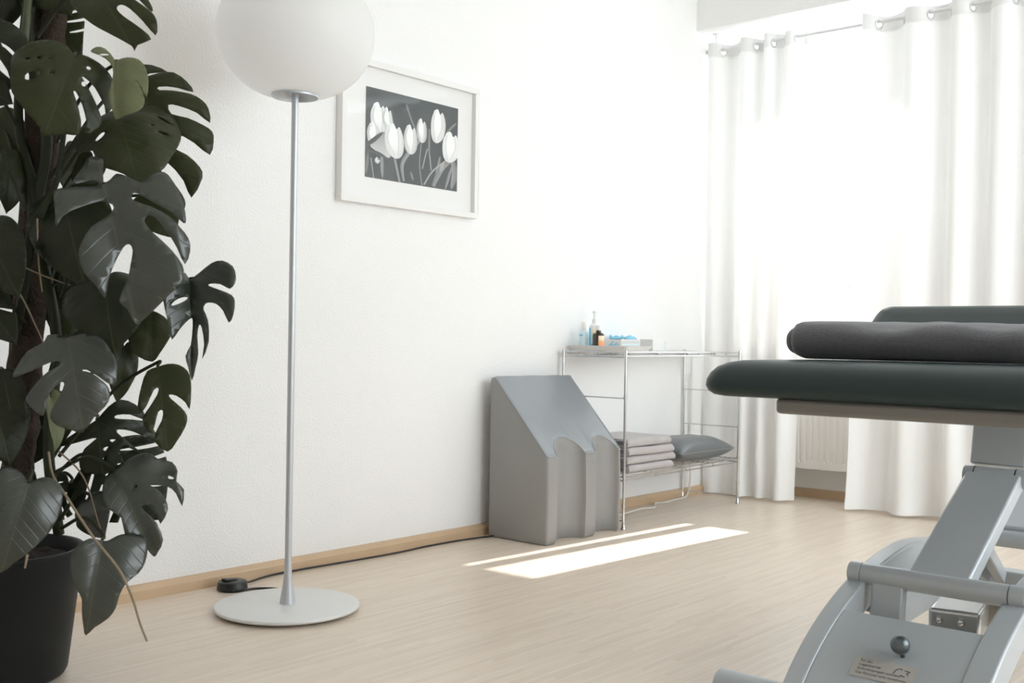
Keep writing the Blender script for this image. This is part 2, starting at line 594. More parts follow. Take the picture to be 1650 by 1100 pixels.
# radiator under the window
rad = thing('radiator', 'white grooved panel radiator under the window between the curtains', 'radiator', (0.2, 5.08, 0.157))
bm = BM()
x0, x1, z0, z1 = 0.16, 1.19, 0.157, 0.76
pts = []
ng = int((x1 - x0 - 0.03) / 0.0333)
xs = []
for i in range(ng):
    b = x0 + 0.015 + i * 0.0333
    xs += [(b, 0.0), (b + 0.008, 0.0), (b + 0.012, 0.007), (b + 0.021, 0.007), (b + 0.0253, 0.0)]
xs = [(x0, 0.0)] + xs + [(x1, 0.0)]
zz = [(z0, 0), (z0 + 0.03, 0), (z0 + 0.04, 1), (z1 - 0.04, 1), (z1 - 0.03, 0), (z1, 0)]
grid = [[bm.verts.new((x, 5.08 + d * g, z)) for x, d in xs] for z, g in zz]
for a, b in zip(grid, grid[1:]):
    for k in range(len(xs) - 1):
        bm.faces.new((a[k], a[k + 1], b[k + 1], b[k]))
back = [[bm.verts.new((x, 5.10, z)) for x in (x0, x1)] for z in (z0, z1)]
bm.faces.new([*grid[0][::-1], back[0][0], back[0][1]])
bm.faces.new([*grid[-1], back[1][1], back[1][0]])
bm.faces.new([g[0] for g in grid] + [back[1][0], back[0][0]])
bm.faces.new([g[-1] for g in grid][::-1] + [back[0][1], back[1][1]])
bm.faces.new((back[0][0], back[1][0], back[1][1], back[0][1]))
obj('front_panel', bm, M['radiator'], rad, smooth=30)
bm = BM(); box(bm, (x0, 5.14, z0), (x1, 5.158, z1))
obj('rear_panel', bm, M['radiator'], rad, bevel=0.004)
bm = BM()
box(bm, (x0, 5.078, z1), (x1, 5.16, z1 + 0.008))
box(bm, (x0 - 0.002, 5.082, z0 + 0.03), (x0, 5.16, z1))
box(bm, (x1, 5.082, z0 + 0.03), (x1 + 0.002, 5.16, z1))
obj('casing', bm, M['radiator'], rad, smooth=0)
for x in (0.3, 1.05):
    bm = BM()
    box(bm, (x, 5.158, 0.3), (x + 0.03, YW - 0.0005, 0.7))
    obj('wall_bracket', bm, M['radiator'], rad, smooth=0)

# ------------------------------------------------------------------ curtain rod and curtains
YR, ZR = 4.90, 2.272
rod = thing('curtain_rod', 'thin grey metal rod carrying the white curtains', 'curtain rod', (0.02, YR, ZR))
bm = BM(); tube(bm, [(0.012, YR, ZR), (3.9, YR, ZR)], 0.009, 14)
obj('rod_tube', bm, M['rod'], rod)
bm = BM(); lathe(bm, [(0, -0.012), (0.014, -0.010), (0.016, 0), (0.014, 0.010), (0, 0.012)], (0.012, YR, ZR), 16)
obj('end_cap', bm, M['rod'], rod)
for x in (0.05, 1.9):
    bm = BM()
    tube(bm, [(x, YR, 2.361), (x, YR, ZR + 0.009)], 0.004, 8)
    lathe(bm, [(0, 0), (0.018, 0), (0.018, -0.004), (0, -0.004)], (x, YR, 2.361), 16)
    ring(bm, (x, YR, ZR), (1, 0, 0), 0.0125, 0.0035, 16, 6)
    obj('hook', bm, M['rod'], rod)


def curtain(label, x0, x1, eyes, seed, zbot, amp=0.04, xb0=None, xb1=None, lift=0.0):
    """cloth threaded on the rod: at every eyelet it passes from in front of the rod to behind it"""
    rnd = random.Random(seed)
    t = thing('curtain', label, 'curtain', ((x0 + x1) / 2, YR, zbot), 'white sheer curtains on the rod')
    e = list(eyes)
    first = e[0] - (e[1] - e[0]) if len(e) > 1 else e[0] - 0.18
    last = e[-1] + (e[-1] - e[-2]) if len(e) > 1 else e[-1] + 0.18
    knots = [first] + e + [last]

    def phase(x):
        for i in range(len(knots) - 1):
            if x <= knots[i + 1] or i == len(knots) - 2:
                u = (x - knots[i]) / (knots[i + 1] - knots[i])
                return 2 * PI * (i - 1 + u)
    xb0 = x0 if xb0 is None else xb0
    xb1 = x1 if xb1 is None else xb1
    ztop = ZR + 0.034

    def P(s, z):
        """s 0..1 along the cloth"""
        f = (ztop - z) / (ztop - zbot)
        x = x0 + (x1 - x0) * s
        ph = phase(x)
        a = amp * (1 + 0.25 * f) * (1 - 0.45 * f * (0.5 + 0.5 * math.sin(s * 17 + seed * 2.3)))
        y = YR + a * math.sin(ph)
        xx = x + 0.22 * (x1 - x0) / max(1, len(e)) * 0.5 * math.sin(2 * ph) * -0.35
        xx += (xb0 - x0) * f * (1 - s) + (xb1 - x1) * f * s
        k = noise.noise(Vector((s * 5.0 + seed * 3.1, f * 1.7, seed)))
        y += 0.05 * f * f * k + 0.02 * f * noise.noise(Vector((s * 11 + seed, f * 4, 2.0)))
        xx += 0.012 * f * noise.noise(Vector((s * 7, f * 3, seed + 9.0)))
        y += lift * max(0, f - 0.93) * math.sin(s * 23 + seed)
        return Vector((max(0.012, xx), y, z))
    zh = ztop - 0.072
    n = max(60, int((x1 - x0) / 0.005))
    hz = [ztop - 0.072 * k / 18 for k in range(19)]
    bm = BM()
    g = [[bm.verts.new(P(i / n, z) + Vector((0, 0, 0.006 * math.sin(i / n * 19 + seed)))) for i in range(n + 1)] for z in hz]
    centres = []
    for x in eyes:
        s = (x - x0) / (x1 - x0)
        c = P(s, ZR - 0.009)
        tng = (P(min(1, s + 0.006), ZR - 0.009) - P(max(0, s - 0.006), ZR - 0.009)).normalized()
        centres.append((c, Vector((0, 0, 1)).cross(tng)))
    hid = []
    for a, b in zip(eyes, eyes[1:]):
        x = (a + b) / 2
        s = (x - x0) / (x1 - x0)
        c = P(s, ZR - 0.009)
        tng = (P(s + 0.006, ZR - 0.009) - P(s - 0.006, ZR - 0.009)).normalized()
        hid.append((c, Vector((0, 0, 1)).cross(tng)))
    for a, b in zip(g, g[1:]):
        for k in range(n):
            c = (a[k].co + a[k + 1].co + b[k].co + b[k + 1].co) / 4
            if any((c - q).length < 0.0192 for q, _ in centres + hid):
                continue
            bm.faces.new((a[k], a[k + 1], b[k + 1], b[k]))
    hd = obj('header_band', bm, M['header'], t, smooth=60)
    bm = BM()
    nz = 40
    n2 = n // 2
    zs = [zh + 0.006 - (zh + 0.006 - zbot) * k / nz for k in range(nz + 1)]
    g = [[bm.verts.new(P(i / n2, z)) for i in range(n2 + 1)] for z in zs]
    for a, b in zip(g, g[1:]):
        for k in range(n2):
            bm.faces.new((a[k], a[k + 1], b[k + 1], b[k]))
    obj('cloth', bm, M['curtain'], t, smooth=60)
    bm = BM()
    zs = [zbot + 0.05 - 0.05 * k / 3 for k in range(4)]
    g = [[bm.verts.new(P(i / n2, z) - Vector((0, 0.0025, 0))) for i in range(n2 + 1)] for z in zs]
    for a, b in zip(g, g[1:]):
        for k in range(n2):
            bm.faces.new((a[k], a[k + 1], b[k + 1], b[k]))
    obj('hem', bm, M['curtain'], t, smooth=60)
    for c, nrm in centres + hid:
        bm = BM()
        ring(bm, c, nrm, 0.0195, 0.004, 28, 8)
        obj('eyelet', bm, M['rod'], t)
    return t


curtain('white sheer curtain in the corner beside the wire rack', 0.015, 0.535, [0.095, 0.28, 0.375, 0.50], 1, 0.012, 0.036, xb0=0.015, xb1=0.50)
curtain('white sheer curtain on the right of the window gap behind the treatment table', 0.845, 1.40, [0.906, 1.142, 1.324], 2, 0.012, 0.045, xb0=0.80, xb1=1.40)
curtain('white sheer curtain added out of frame to dim the second window', 2.03, 3.85, [2.15, 2.4, 2.65, 2.9, 3.15, 3.4, 3.65], 9, 0.012, 0.045)  # unseen curtain, put in to keep window glare off the picture glass
curtain('greyer curtain at the right edge hanging before the wall pier', 1.385, 2.02, [1.501, 1.70, 1.90], 5, 0.012, 0.045)

# ------------------------------------------------------------------ floor lamp
LX, LY = 0.415, 1.933
lamp = thing('floor_lamp', 'white globe floor lamp on a slim grey pole and round foot', 'lamp', (LX, LY, 0))
bm = BM(); lathe(bm, [(0, 0.004), (0.185, 0.004), (0.190, 0.006), (0.2015, 0.010), (0.203, 0.014), (0.2015, 0.018), (0.198, 0.0195), (0, 0.0205)], (LX, LY, 0), 96)
obj('base', bm, M['basegrey'], lamp, smooth=30)
bm = BM(); lathe(bm, [(0, 0), (0.17, 0), (0.17, 0.0045), (0, 0.0045)], (LX, LY, 0), 48)
obj('base_pad', bm, M['black'], lamp)
bm = BM(); lathe(bm, [(0, 0.02), (0.0225, 0.02), (0.0205, 0.035), (0.0165, 0.06), (0.013, 0.085), (0.0108, 0.115), (0.0098, 0.15), (0.0098, 1.47), (0, 1.47)], (LX, LY, 0), 32)
obj('pole', bm, M['alu'], lamp)
bm = BM()
prof = [(0.062, 1.462)]
for k in range(0, 61):
    a = -PI / 2 + PI * k / 60
    r = 0.222 * max(0.0, math.cos(a)) ** 0.93
    z = 1.636 + 0.186 * math.sin(a)
    if z < 1.463 and k < 30:
        continue
    prof.append((max(r, 0.0), z))
prof[-1] = (0, prof[-1][1])
lathe(bm, prof, (LX, LY, 0), 96)
obj('globe_shade', bm, M['opal'], lamp, smooth=60)
bm = BM()
lathe(bm, [(0.0105, 1.478), (0.052, 1.476), (0.0595, 1.466), (0.062, 1.456), (0.0655, 1.455), (0.067, 1.459), (0.0655, 1.4635), (0.062, 1.470), (0.054, 1.480), (0.0105, 1.482)], (LX, LY, 0), 64)
obj('collar_ring', bm, M['alu'], lamp)

# dimmer on its cord
dim = thing('foot_dimmer', 'round black foot dimmer on the floor by the skirting', 'switch', (0.095, 1.972, 0))
bm = BM()
lathe(bm, [(0, 0), (0.043, 0), (0.046, 0.004), (0.046, 0.012), (0.0445, 0.014), (0.0445, 0.022), (0.042, 0.027), (0.036, 0.0295), (0, 0.030)], (0.095, 1.972, 0), 40)
obj('housing', bm, M['black'], dim)
bm = BM()
box(bm, (0.081, 1.94, 0.028), (0.105, 1.985, 0.036), Matrix.Rotation(R(-6), 3, 'X'))
obj('slider', bm, M['black'], dim, bevel=0.003)
cord = spline([(0.085, 3.24, 0.006), (0.052, 3.05, 0.006), (0.045, 2.85, 0.006), (0.055, 2.72, 0.006), (0.048, 2.5, 0.006), (0.035, 2.3, 0.006), (0.036, 2.16, 0.006), (0.07, 2.06, 0.008), (0.084, 2.018, 0.012)], 8)
bm = BM(); tube(bm, cord, 0.0035, 8)
tag(obj('power_cord', bm, M['cord'], loc=(0.05, 2.5, 0)), 'thin black cord along the skirting from dimmer to leg cushion', 'cord')
bm = BM(); tube(bm, spline([(0.132, 1.945, 0.007), (0.137, 1.975, 0.005), (0.148, 2.025, 0.004), (0.19, 2.062, 0.004), (0.236, 2.065, 0.004), (0.28, 2.045, 0.004)], 8), 0.0035, 8)
tag(obj('power_cord', bm, M['cord'], loc=(0.2, 1.95, 0)), 'short black cord joining the dimmer to the lamp foot', 'cord')

# ------------------------------------------------------------------ picture
PY0, PY1, PZ0, PZ1 = 2.434, 3.128, 1.247, 1.753
pic = thing('picture_frame', 'white framed black and white tulip photograph on the left wall', 'picture', (0, (PY0 + PY1) / 2, PZ0))
FW = 0.021
bm = BM()
for y0, y1, z0, z1 in ((PY0, PY1, PZ0, PZ0 + FW), (PY0, PY1, PZ1 - FW, PZ1), (PY0, PY0 + FW, PZ0 + FW, PZ1 - FW), (PY1 - FW, PY1, PZ0 + FW, PZ1 - FW)):
    box(bm, (0, y0, z0), (0.032, y1, z1))
bmesh.ops.remove_doubles(bm, verts=bm.verts, dist=1e-6)
obj('frame', bm, M['frame'], pic, smooth=0, bevel=0.0015)
bm = BM(); box(bm, (0.003, PY0 + 0.015, PZ0 + 0.015), (0.012, PY1 - 0.015, PZ1 - 0.015))
obj('mount', bm, M['mat'], pic, smooth=0)
bm = BM(); box(bm, (0.0215, PY0 + 0.018, PZ0 + 0.018), (0.0235, PY1 - 0.018, PZ1 - 0.018))
obj('glass', bm, M['glass'], pic, smooth=0)
# the printed photograph: its flowers are flat printed shapes; u to the right, v down, in print units (0..1)
QY0, QY1, QZ0, QZ1 = 2.556, 3.027, 1.343, 1.662


def tone_material(name, a, b):
    """printed tone running from a to b across a shape (attribute 't')"""
    m = D.materials.new(name)
    m.use_nodes = True
    nt = m.node_tree
    p = nt.nodes['Principled BSDF']
    at_ = nt.nodes.new('ShaderNodeAttribute')
    at_.attribute_name = 'tone'
    rmp = nt.nodes.new('ShaderNodeValToRGB')
    rmp.color_ramp.elements[0].color = (a, a * 1.03, a * 1.03, 1)
    rmp.color_ramp.elements[1].color = (b, b * 1.01, b * 1.0, 1)
    nt.links.new(at_.outputs['Fac'], rmp.inputs[0])
    nt.links.new(rmp.outputs[0], p.inputs['Base Color'])
    p.inputs['Roughness'].default_value = 0.6
    return m


M['petal'] = tone_material('print_petal', 0.12, 0.92)
M['foliage'] = tone_material('print_foliage', 0.07, 0.42)
bm = BM()
tone = bm.verts.layers.float.new('tone')
vs = [bm.verts.new((0.0126, y, z)) for y, z in ((QY0, QZ0), (QY1, QZ0), (QY1, QZ1), (QY0, QZ1))]
bm.faces.new(vs)
LAYER = [0]


def pshape(pts, mi, tones, smooth=True):
    """closed printed shape; tones(u, v) -> 0..1"""
    LAYER[0] += 1
    x = 0.0127 + 0.00004 * LAYER[0]
    P = [Vector((u, v, 0)) for u, v in pts]
    if smooth:
        P = spline(P + [P[0]], 5)[:-1]
    P = [Vector((min(1, max(0, p.x)), min(1, max(0, p.y)), 0)) for p in P]
    c = sum(P, Vector()) / len(P)

    def V(p):
        v = bm.verts.new((x, QY0 + (QY1 - QY0) * p.x, QZ1 - (QZ1 - QZ0) * p.y))
        v[tone] = tones(p.x, p.y)
        return v
    mid = [V(c + (p - c) * 0.55) for p in P]
    out = [V(p) for p in P]
    cv = V(c)
    n = len(P)
    for k in range(n):
        bm.faces.new((out[k], out[(k + 1) % n], mid[(k + 1) % n], mid[k])).material_index = mi
        bm.faces.new((mid[k], mid[(k + 1) % n], cv)).material_index = mi


def ribbon(pts, w, mi, t0, t1):
    """printed stem or blade"""
    LAYER[0] += 1
    x = 0.0127 + 0.00004 * LAYER[0]
    P = spline([Vector((u, v, 0)) for u, v in pts], 6)
    A, B = [], []
    for i, p in enumerate(P):
        d = (P[min(i + 1, len(P) - 1)] - P[max(i - 1, 0)]).normalized()
        nn = Vector((-d.y, d.x, 0))
        f = i / (len(P) - 1)
        ww = w * (math.sin(PI * min(1, f * 0.9 + 0.1)) ** 0.6 if mi == 2 and w > 0.012 else 1)
        for lst, s in ((A, 1), (B, -1)):
            q = p + nn * ww * s
            q = Vector((min(1, max(0, q.x)), min(1, max(0, q.y)), 0))
            v = bm.verts.new((x, QY0 + (QY1 - QY0) * q.x, QZ1 - (QZ1 - QZ0) * q.y))
            v[tone] = t0 if s == 1 else t1
            lst.append(v)
    for k in range(len(P) - 1):
        bm.faces.new((A[k], A[k + 1], B[k + 1], B[k])).material_index = mi


def tulip(cx, top, w, h, lean=0.0, dark=0.35):
    """one printed tulip: three petals"""
    def side(u, v):
        return max(0, min(1, 1.0 - dark * abs((u - cx - lean * (v - top)) / w) * 1.6 - 0.25 * max(0, (v - top) / h - 0.75) * 4))
    pshape([(cx - w * 0.30, top + 0.02), (cx - w * 0.52, top + h * 0.40), (cx - w * 0.42 + lean * 0.4, top + h * 0.85), (cx + lean, top + h), (cx + w * 0.42 + lean * 0.5, top + h * 0.82), (cx + w * 0.52, top + h * 0.40), (cx + w * 0.30, top + 0.03), (cx + w * 0.12, top + 0.055), (cx - w * 0.05, top)], 1, side)
    pshape([(cx - w * 0.22, top + 0.05), (cx - w * 0.30, top + h * 0.5), (cx + lean * 0.8 - w * 0.05, top + h * 0.93), (cx + w * 0.18, top + h * 0.55), (cx + w * 0.10, top + 0.08)], 1, lambda u, v: max(0, min(1, 0.98 - 0.5 * max(0, (v - top) / h - 0.6))))
    ribbon([(cx - w * 0.26, top + h * 0.15), (cx - w * 0.34, top + h * 0.5), (cx - w * 0.1 + lean, top + h * 0.92)], 0.004, 1, 0.55, 0.72)
    ribbon([(cx + w * 0.2, top + h * 0.12), (cx + w * 0.26, top + h * 0.5), (cx + w * 0.08 + lean, top + h * 0.9)], 0.004, 1, 0.5, 0.75)


for pts, w, a, b in (
        ([(0.30, 0.72), (0.36, 1.0)], 0.012, 0.95, 0.45), ([(0.80, 0.62), (0.74, 1.0)], 0.018, 0.75, 0.3), ([(0.93, 0.72), (0.86, 1.0)], 0.016, 0.3, 0.8),
        ([(0.42, 0.10), (0.47, 0.25), (0.53, 0.38)], 0.010, 0.55, 0.3), ([(0.98, 0.18), (0.86, 0.33)], 0.014, 0.5, 0.35),
        ([(0.17, 0.70), (0.18, 1.0)], 0.018, 0.9, 0.3), ([(0.06, 0.78), (0.09, 1.0)], 0.006, 0.9, 0.5), ([(0.01, 0.95), (0.03, 0.72)], 0.014, 0.5, 0.2),
        ([(0.40, 0.98), (0.38, 0.80), (0.44, 0.66), (0.55, 0.50), (0.62, 0.38)], 0.020, 0.85, 0.45), ([(0.59, 0.45), (0.57, 0.75), (0.60, 1.0)], 0.005, 0.8, 0.5),
        ([(0.60, 0.80), (0.66, 0.55), (0.70, 0.80)], 0.007, 0.8, 0.6), ([(0.67, 0.60), (0.67, 0.32)], 0.012, 0.55, 0.25),
        ([(0.62, 0.98), (0.72, 0.80), (0.90, 0.62)], 0.008, 1.0, 0.8), ([(0.72, 0.98), (0.82, 0.75), (0.95, 0.62)], 0.030, 0.7, 0.35),
        ([(0.94, 0.62), (0.97, 0.80), (0.93, 0.99)], 0.035, 0.75, 0.35), ([(0.50, 0.95), (0.47, 0.85)], 0.014, 0.5, 0.3), ([(0.84, 0.68), (0.80, 0.80)], 0.022, 1.0, 0.8)):
    ribbon(pts, w, 2, a, b)
tulip(0.13, 0.15, 0.16, 0.36, 0.02)
tulip(0.22, 0.18, 0.10, 0.30, 0.06, 0.6)
tulip(0.08, 0.38, 0.13, 0.30, 0.04, 0.6)
pshape([(0.05, 0.66), (0.10, 0.52), (0.20, 0.47), (0.23, 0.62), (0.25, 0.74), (0.15, 0.72)], 1, lambda u, v: 0.30 + 0.35 * (v - 0.5) * 4)
ribbon([(0.0, 0.66), (0.08, 0.58), (0.18, 0.47)], 0.022, 2, 0.1, 0.0)
ribbon([(0.02, 0.70), (0.14, 0.72), (0.26, 0.78)], 0.018, 2, 0.15, 0.0)
tulip(0.465, 0.32, 0.14, 0.34, 0.01, 0.6)
tulip(0.585, 0.22, 0.11, 0.28, 0.01, 0.75)
tulip(0.29, 0.35, 0.19, 0.39, 0.03, 0.35)
tulip(0.77, 0.07, 0.16, 0.40, -0.02, 0.4)
tulip(0.92, 0.30, 0.19, 0.37, -0.02, 0.25)
tulip(0.12, 0.76, 0.05, 0.07, 0.0, 0.3)
obj('print', bm, [M['print'], M['petal'], M['foliage']], pic, smooth=0)

# ------------------------------------------------------------------ leg positioning cushion
CX0, CXF, CY0, CY1, CZT, CZF = 0.055, 0.345, 3.195, 3.68, 0.632, 0.335
wed = thing('leg_cushion', 'grey leatherette leg positioning wedge with two scooped troughs by the wall', 'cushion', ((CX0 + CXF) / 2, (CY0 + CY1) / 2, 0))


def scoop(y):
    """how far the front is hollowed at y"""
    d = 0.0
    for a, b, dep in ((3.258, 3.435, 0.058), (3.505, 3.662, 0.052)):
        if a < y < b:
            u = (y - a) / (b - a)
            d = dep * max(0.0, 1 - (2 * u - 1) ** 2) ** 0.55
    return d


ys = [CY0 + (CY1 - CY0) * k / 160 for k in range(161)]


def slope_z(x):
    return CZT + (CZF - CZT) * (x - CX0 - 0.02) / (CXF - CX0 - 0.02)


bm = BM()
nx = 14
rows = []
for y in ys:                                     # one section per y: bottom back -> bottom front -> up -> slope -> top back
    e = min(1.0, (y - CY0) / 0.012, (CY1 - y) / 0.012)
    rin = 0.012 * (1 - math.sqrt(max(0, 1 - (1 - e) ** 2)))
    xf = CXF - scoop(y) - rin
    sec = [(CX0, rin), (xf - 0.01, rin), (xf, 0.012 + rin)]
    zt = slope_z(xf) - rin
    for k in range(1, 9):
        z = 0.012 + (zt - 0.012) * k / 8
        bul = 0.004 * math.sin(PI * k / 8) + 0.0022 * noise.noise(Vector((y * 14, z * 12, 3)))
        sec.append((xf + (bul if k < 8 else 0), z))
    for k in range(1, nx + 1):
        x = xf + (CX0 + 0.02 - xf) * k / nx
        z = slope_z(x) - rin
        z -= 0.010 * math.sin(PI * k / nx) * math.sin(PI * (y - CY0) / (CY1 - CY0)) + 0.002 * noise.noise(Vector((x * 18, y * 12, 7)))
        sec.append((x, z))
    sec.append((CX0, CZT - 0.004 - rin))
    rows.append([bm.verts.new((x, y, z)) for x, z in sec])
m_ = len(rows[0])
for a, b in zip(rows, rows[1:]):
    for k in range(m_):
        f = bm.faces.new((a[k], a[(k + 1) % m_], b[(k + 1) % m_], b[k]))
        f.material_index = 1 if 10 <= k < m_ - 1 else 0
bm.faces.new(rows[0][::-1])
bm.faces.new(rows[-1])
obj('body', bm, [M['vinyl_side'], M['vinyl']], wed, smooth=50)
for nm, pts in (('left', [(CX0 + 0.02, CY0 + 0.003, CZT - 0.003), ((CX0 + CXF) / 2, CY0 + 0.003, slope_z((CX0 + CXF) / 2) - 0.003), (CXF - 0.004, CY0 + 0.003, CZF + 0.002)]),
                ('right', [(CX0 + 0.02, CY1 - 0.003, CZT - 0.003), (CXF - 0.004, CY1 - 0.003, CZF + 0.002)]),
                ('front', [(CXF - scoop(y) - 0.0005, y, slope_z(CXF - scoop(y)) + 0.0005) for y in ys[2:-2]])):
    bm = BM(); tube(bm, pts, 0.0024, 8)
    obj('piping', bm, M['piping'], wed)

# ------------------------------------------------------------------ wire rack
rk = thing('wire_rack', 'chrome wire side rack with two shelves between leg cushion and curtain', 'rack', (0.18, 4.2, 0))
FL, FR, BL, BR = (0.347, 3.70), (0.318, 4.71), (0.03, 3.69), (0.015, 4.70)
ZT = 0.735
for (x, y) in (FL, FR, BL, BR):
    bm = BM()
    tube(bm, [(x, y, 0.012), (x, y, ZT + 0.008)], 0.0056, 12)
    for z in (0.10, 0.222, 0.546, ZT - 0.012):
        tube(bm, [(x, y, z - 0.008), (x, y, z + 0.008)], 0.0075, 12)
    lg = obj('leg', bm, M['chrome'], rk)
    bm = BM()
    lathe(bm, [(0, 0), (0.011, 0), (0.012, 0.004), (0.008, 0.012), (0.0066, 0.03), (0, 0.03)], (x, y, 0), 16)
    obj('foot', bm, M['chrome'], lg)


def lerp2(a, b, t):
    return (a[0] + (b[0] - a[0]) * t, a[1] + (b[1] - a[1]) * t)


for z in (ZT, 0.222):
    bm = BM()
    for a, b in ((FL, FR), (BL, BR), (FL, BL), (FR, BR)):
        for dz in (-0.003, -0.019):
            tube(bm, [(*a, z + dz), (*b, z + dz)], 0.0032, 8)
        for k in range(1, 4):
            p = lerp2(a, b, k / 4)
            tube(bm, [(*p, z - 0.019), (*p, z - 0.003)], 0.0028, 6)
    for k in range(1, 12):
        a, b = lerp2(FL, BL, k / 12), lerp2(FR, BR, k / 12)
        tube(bm, [(*a, z - 0.002), (*b, z - 0.002)], 0.0022, 6)
    for k in (0.25, 0.5, 0.75):
        a, b = lerp2(FL, FR, k), lerp2(BL, BR, k)
        tube(bm, [(*a, z - 0.0065), (*b, z - 0.0065)], 0.0028, 6)
    obj('shelf', bm, M['chrome'], rk)
for a, b in ((FL, BL), (FR, BR)):
    for z in (0.712, 0.543, 0.372, 0.037):
        bm = BM(); tube(bm, [(*a, z), (*b, z)], 0.0026, 8)
        obj('crossbar', bm, M['chrome'], rk)

# things on the top shelf
zt = ZT + 0.001
bm = BM()
A = rrect(0.012, 0.330, 3.735, 3.94, 0.02, 5)
prof = [(0.016, 0.0), (0.0, 0.022), (0.004, 0.022), (0.019, 0.003)]
rings = [[bm.verts.new((u, v, zt + z)) for u, v in rrect(0.012 + i, 0.330 - i, 3.735 + i, 3.94 - i, 0.02, 5)] for i, z in prof]
for a, b in zip(rings, rings[1:]):
    for k in range(len(a)):
        bm.faces.new((a[k], a[(k + 1) % len(a)], b[(k + 1) % len(a)], b[k]))
bm.faces.new(rings[0][::-1])
bm.faces.new(rings[-1])
tag(obj('tray', bm, M['tray'], loc=(0.17, 3.84, zt)), 'low white tray with slanted rim on the rack top', 'tray')
zb = zt + 0.0035


def bottle(name, label, x, y, h, r, mats, neck, cap, kind):
    t = thing(name, label, 'bottle', (x, y, zb))
    bm = BM()
    hs = h * neck
    lathe(bm, [(0, 0), (r * 0.92, 0), (r, 0.004), (r, hs * 0.84), (r * 0.9, hs * 0.92), (r * 0.5, hs * 0.985), (r * 0.42, hs), (r * 0.42, hs + 0.008), (0, hs + 0.008)], (x, y, zb), 32)
    obj('body', bm, mats[0], t)
    return t, hs


def label_band(t, x, y, r, z0, z1, a0, a1, m, name='label'):
    bm = BM()
    n = 16
    A, B = [], []
    for k in range(n + 1):
        a = R(a0 + (a1 - a0) * k / n)
        for lst, z in ((A, z0), (B, z1)):
            lst.append(bm.verts.new((x + r * math.cos(a), y + r * math.sin(a), zb + z)))
    for k in range(n):
        bm.faces.new((A[k], A[k + 1], B[k + 1], B[k]))
    o = obj(name, bm, m, t)
    s = o.modifiers.new('solidify', 'SOLIDIFY')
    s.thickness = 0.0004
    return o


# camera sees the side of the bottles between -120 and +30 degrees
x, y = 0.068, 3.785
t, hs = bottle('lotion_bottle', 'pale blue clear bottle with white cap, leftmost in the tray', x, y, 0.105, 0.0205, [M['pale_blue']], 0.80, 0, 0)
bm = BM(); lathe(bm, [(0, 0), (0.0105, 0), (0.0105, 0.028), (0.009, 0.031), (0, 0.031)], (x, y, zb + hs + 0.004), 24)
obj('cap', bm, M['white'], t)
label_band(t, x, y, 0.0208, hs * 0.70, hs * 0.80, -150, -70, M['blue'])
x, y = 0.074, 3.852
t, hs = bottle('spray_bottle', 'tall white pump bottle with light blue label in the tray', x, y, 0.165, 0.024, [M['white']], 0.70, 0, 0)
bm = BM()
lathe(bm, [(0, 0), (0.011, 0), (0.011, 0.012), (0.006, 0.014), (0.005, 0.045), (0, 0.046)], (x, y, zb + hs + 0.006), 24)
box(bm, (x - 0.007, y - 0.007, zb + hs + 0.044), (x + 0.007, y + 0.012, zb + hs + 0.053))
obj('pump', bm, M['white'], t)
label_band(t, x, y, 0.0243, 0.008, hs * 0.83, -170, -92, M['blue'])
label_band(t, x, y, 0.0243, 0.008, hs * 0.24, -92, 30, M['blue'], 'label_foot')
label_band(t, x, y, 0.0243, hs * 0.40, hs * 0.80, -80, 0, M['cream'], 'label_panel')
x, y = 0.146, 3.782
t, hs = bottle('oil_bottle', 'dark brown oil bottle with orange label and white cap in the tray', x, y, 0.100, 0.0255, [M['brown_glass']], 0.76, 0, 0)
bm = BM(); lathe(bm, [(0, 0), (0.0135, 0), (0.0135, 0.020), (0.0125, 0.0215), (0, 0.0215)], (x, y, zb + hs + 0.0085), 24)
obj('cap', bm, M['white'], t)
lb = label_band(t, x, y, 0.0258, 0.002, hs * 0.80, -55, 60, M['orange'])
label_band(t, x, y, 0.0261, hs * 0.50, hs * 0.79, -53, 58, M['cream'], 'label_panel')

gb = thing('glove_box', 'white glove dispenser box with a blue hand on its end, behind the tray', 'box', (0.06, 4.07, zt))
zb = zt
gx0, gx1, gy0, gy1, gh = 0.012, 0.113, 4.0, 4.15, 0.050
bm = BM(); box(bm, (gx0, gy0, zb), (gx1, gy1, zb + gh))
obj('carton', bm, M['carton'], gb, bevel=0.001, smooth=0)
bm = BM()
hx, hz = 0.145, zb + 0.006
tri = [(0.0, 0.0), (0.045, 0.0), (0.052, 0.006), (0.078, 0.010), (0.078, 0.015), (0.056, 0.013), (0.080, 0.020), (0.079, 0.025), (0.054, 0.018), (0.074, 0.029), (0.071, 0.033), (0.048, 0.022), (0.040, 0.024), (0.052, 0.036), (0.048, 0.039), (0.028, 0.022), (0.010, 0.014)]
prism(bm, [(gx0 + 0.008 + u * 1.05, zb + 0.004 + v) for u, v in tri], 'y', gy0 - 0.0006, gy0 - 0.0001)
obj('hand_print', bm, M['blue'], gb, smooth=0)
bm = BM()
prism(bm, [(gy0 + 0.004, zb + 0.004), (gy1 - 0.004, zb + 0.004), (gy1 - 0.004, zb + gh - 0.004), (gy0 + 0.004, zb + gh - 0.004)], 'x', gx1 + 0.0001, gx1 + 0.0005)
obj('side_print', bm, M['carton_grey'], gb, smooth=0)
bm = BM()
box(bm, (gx1 + 0.0005, gy0 + 0.012, zb + 0.024), (gx1 + 0.001, gy1 - 0.012, zb + 0.031))
obj('text_bar', bm, M['pale_blue'], gb, smooth=0)
bm = BM()
nu = 26
g = []
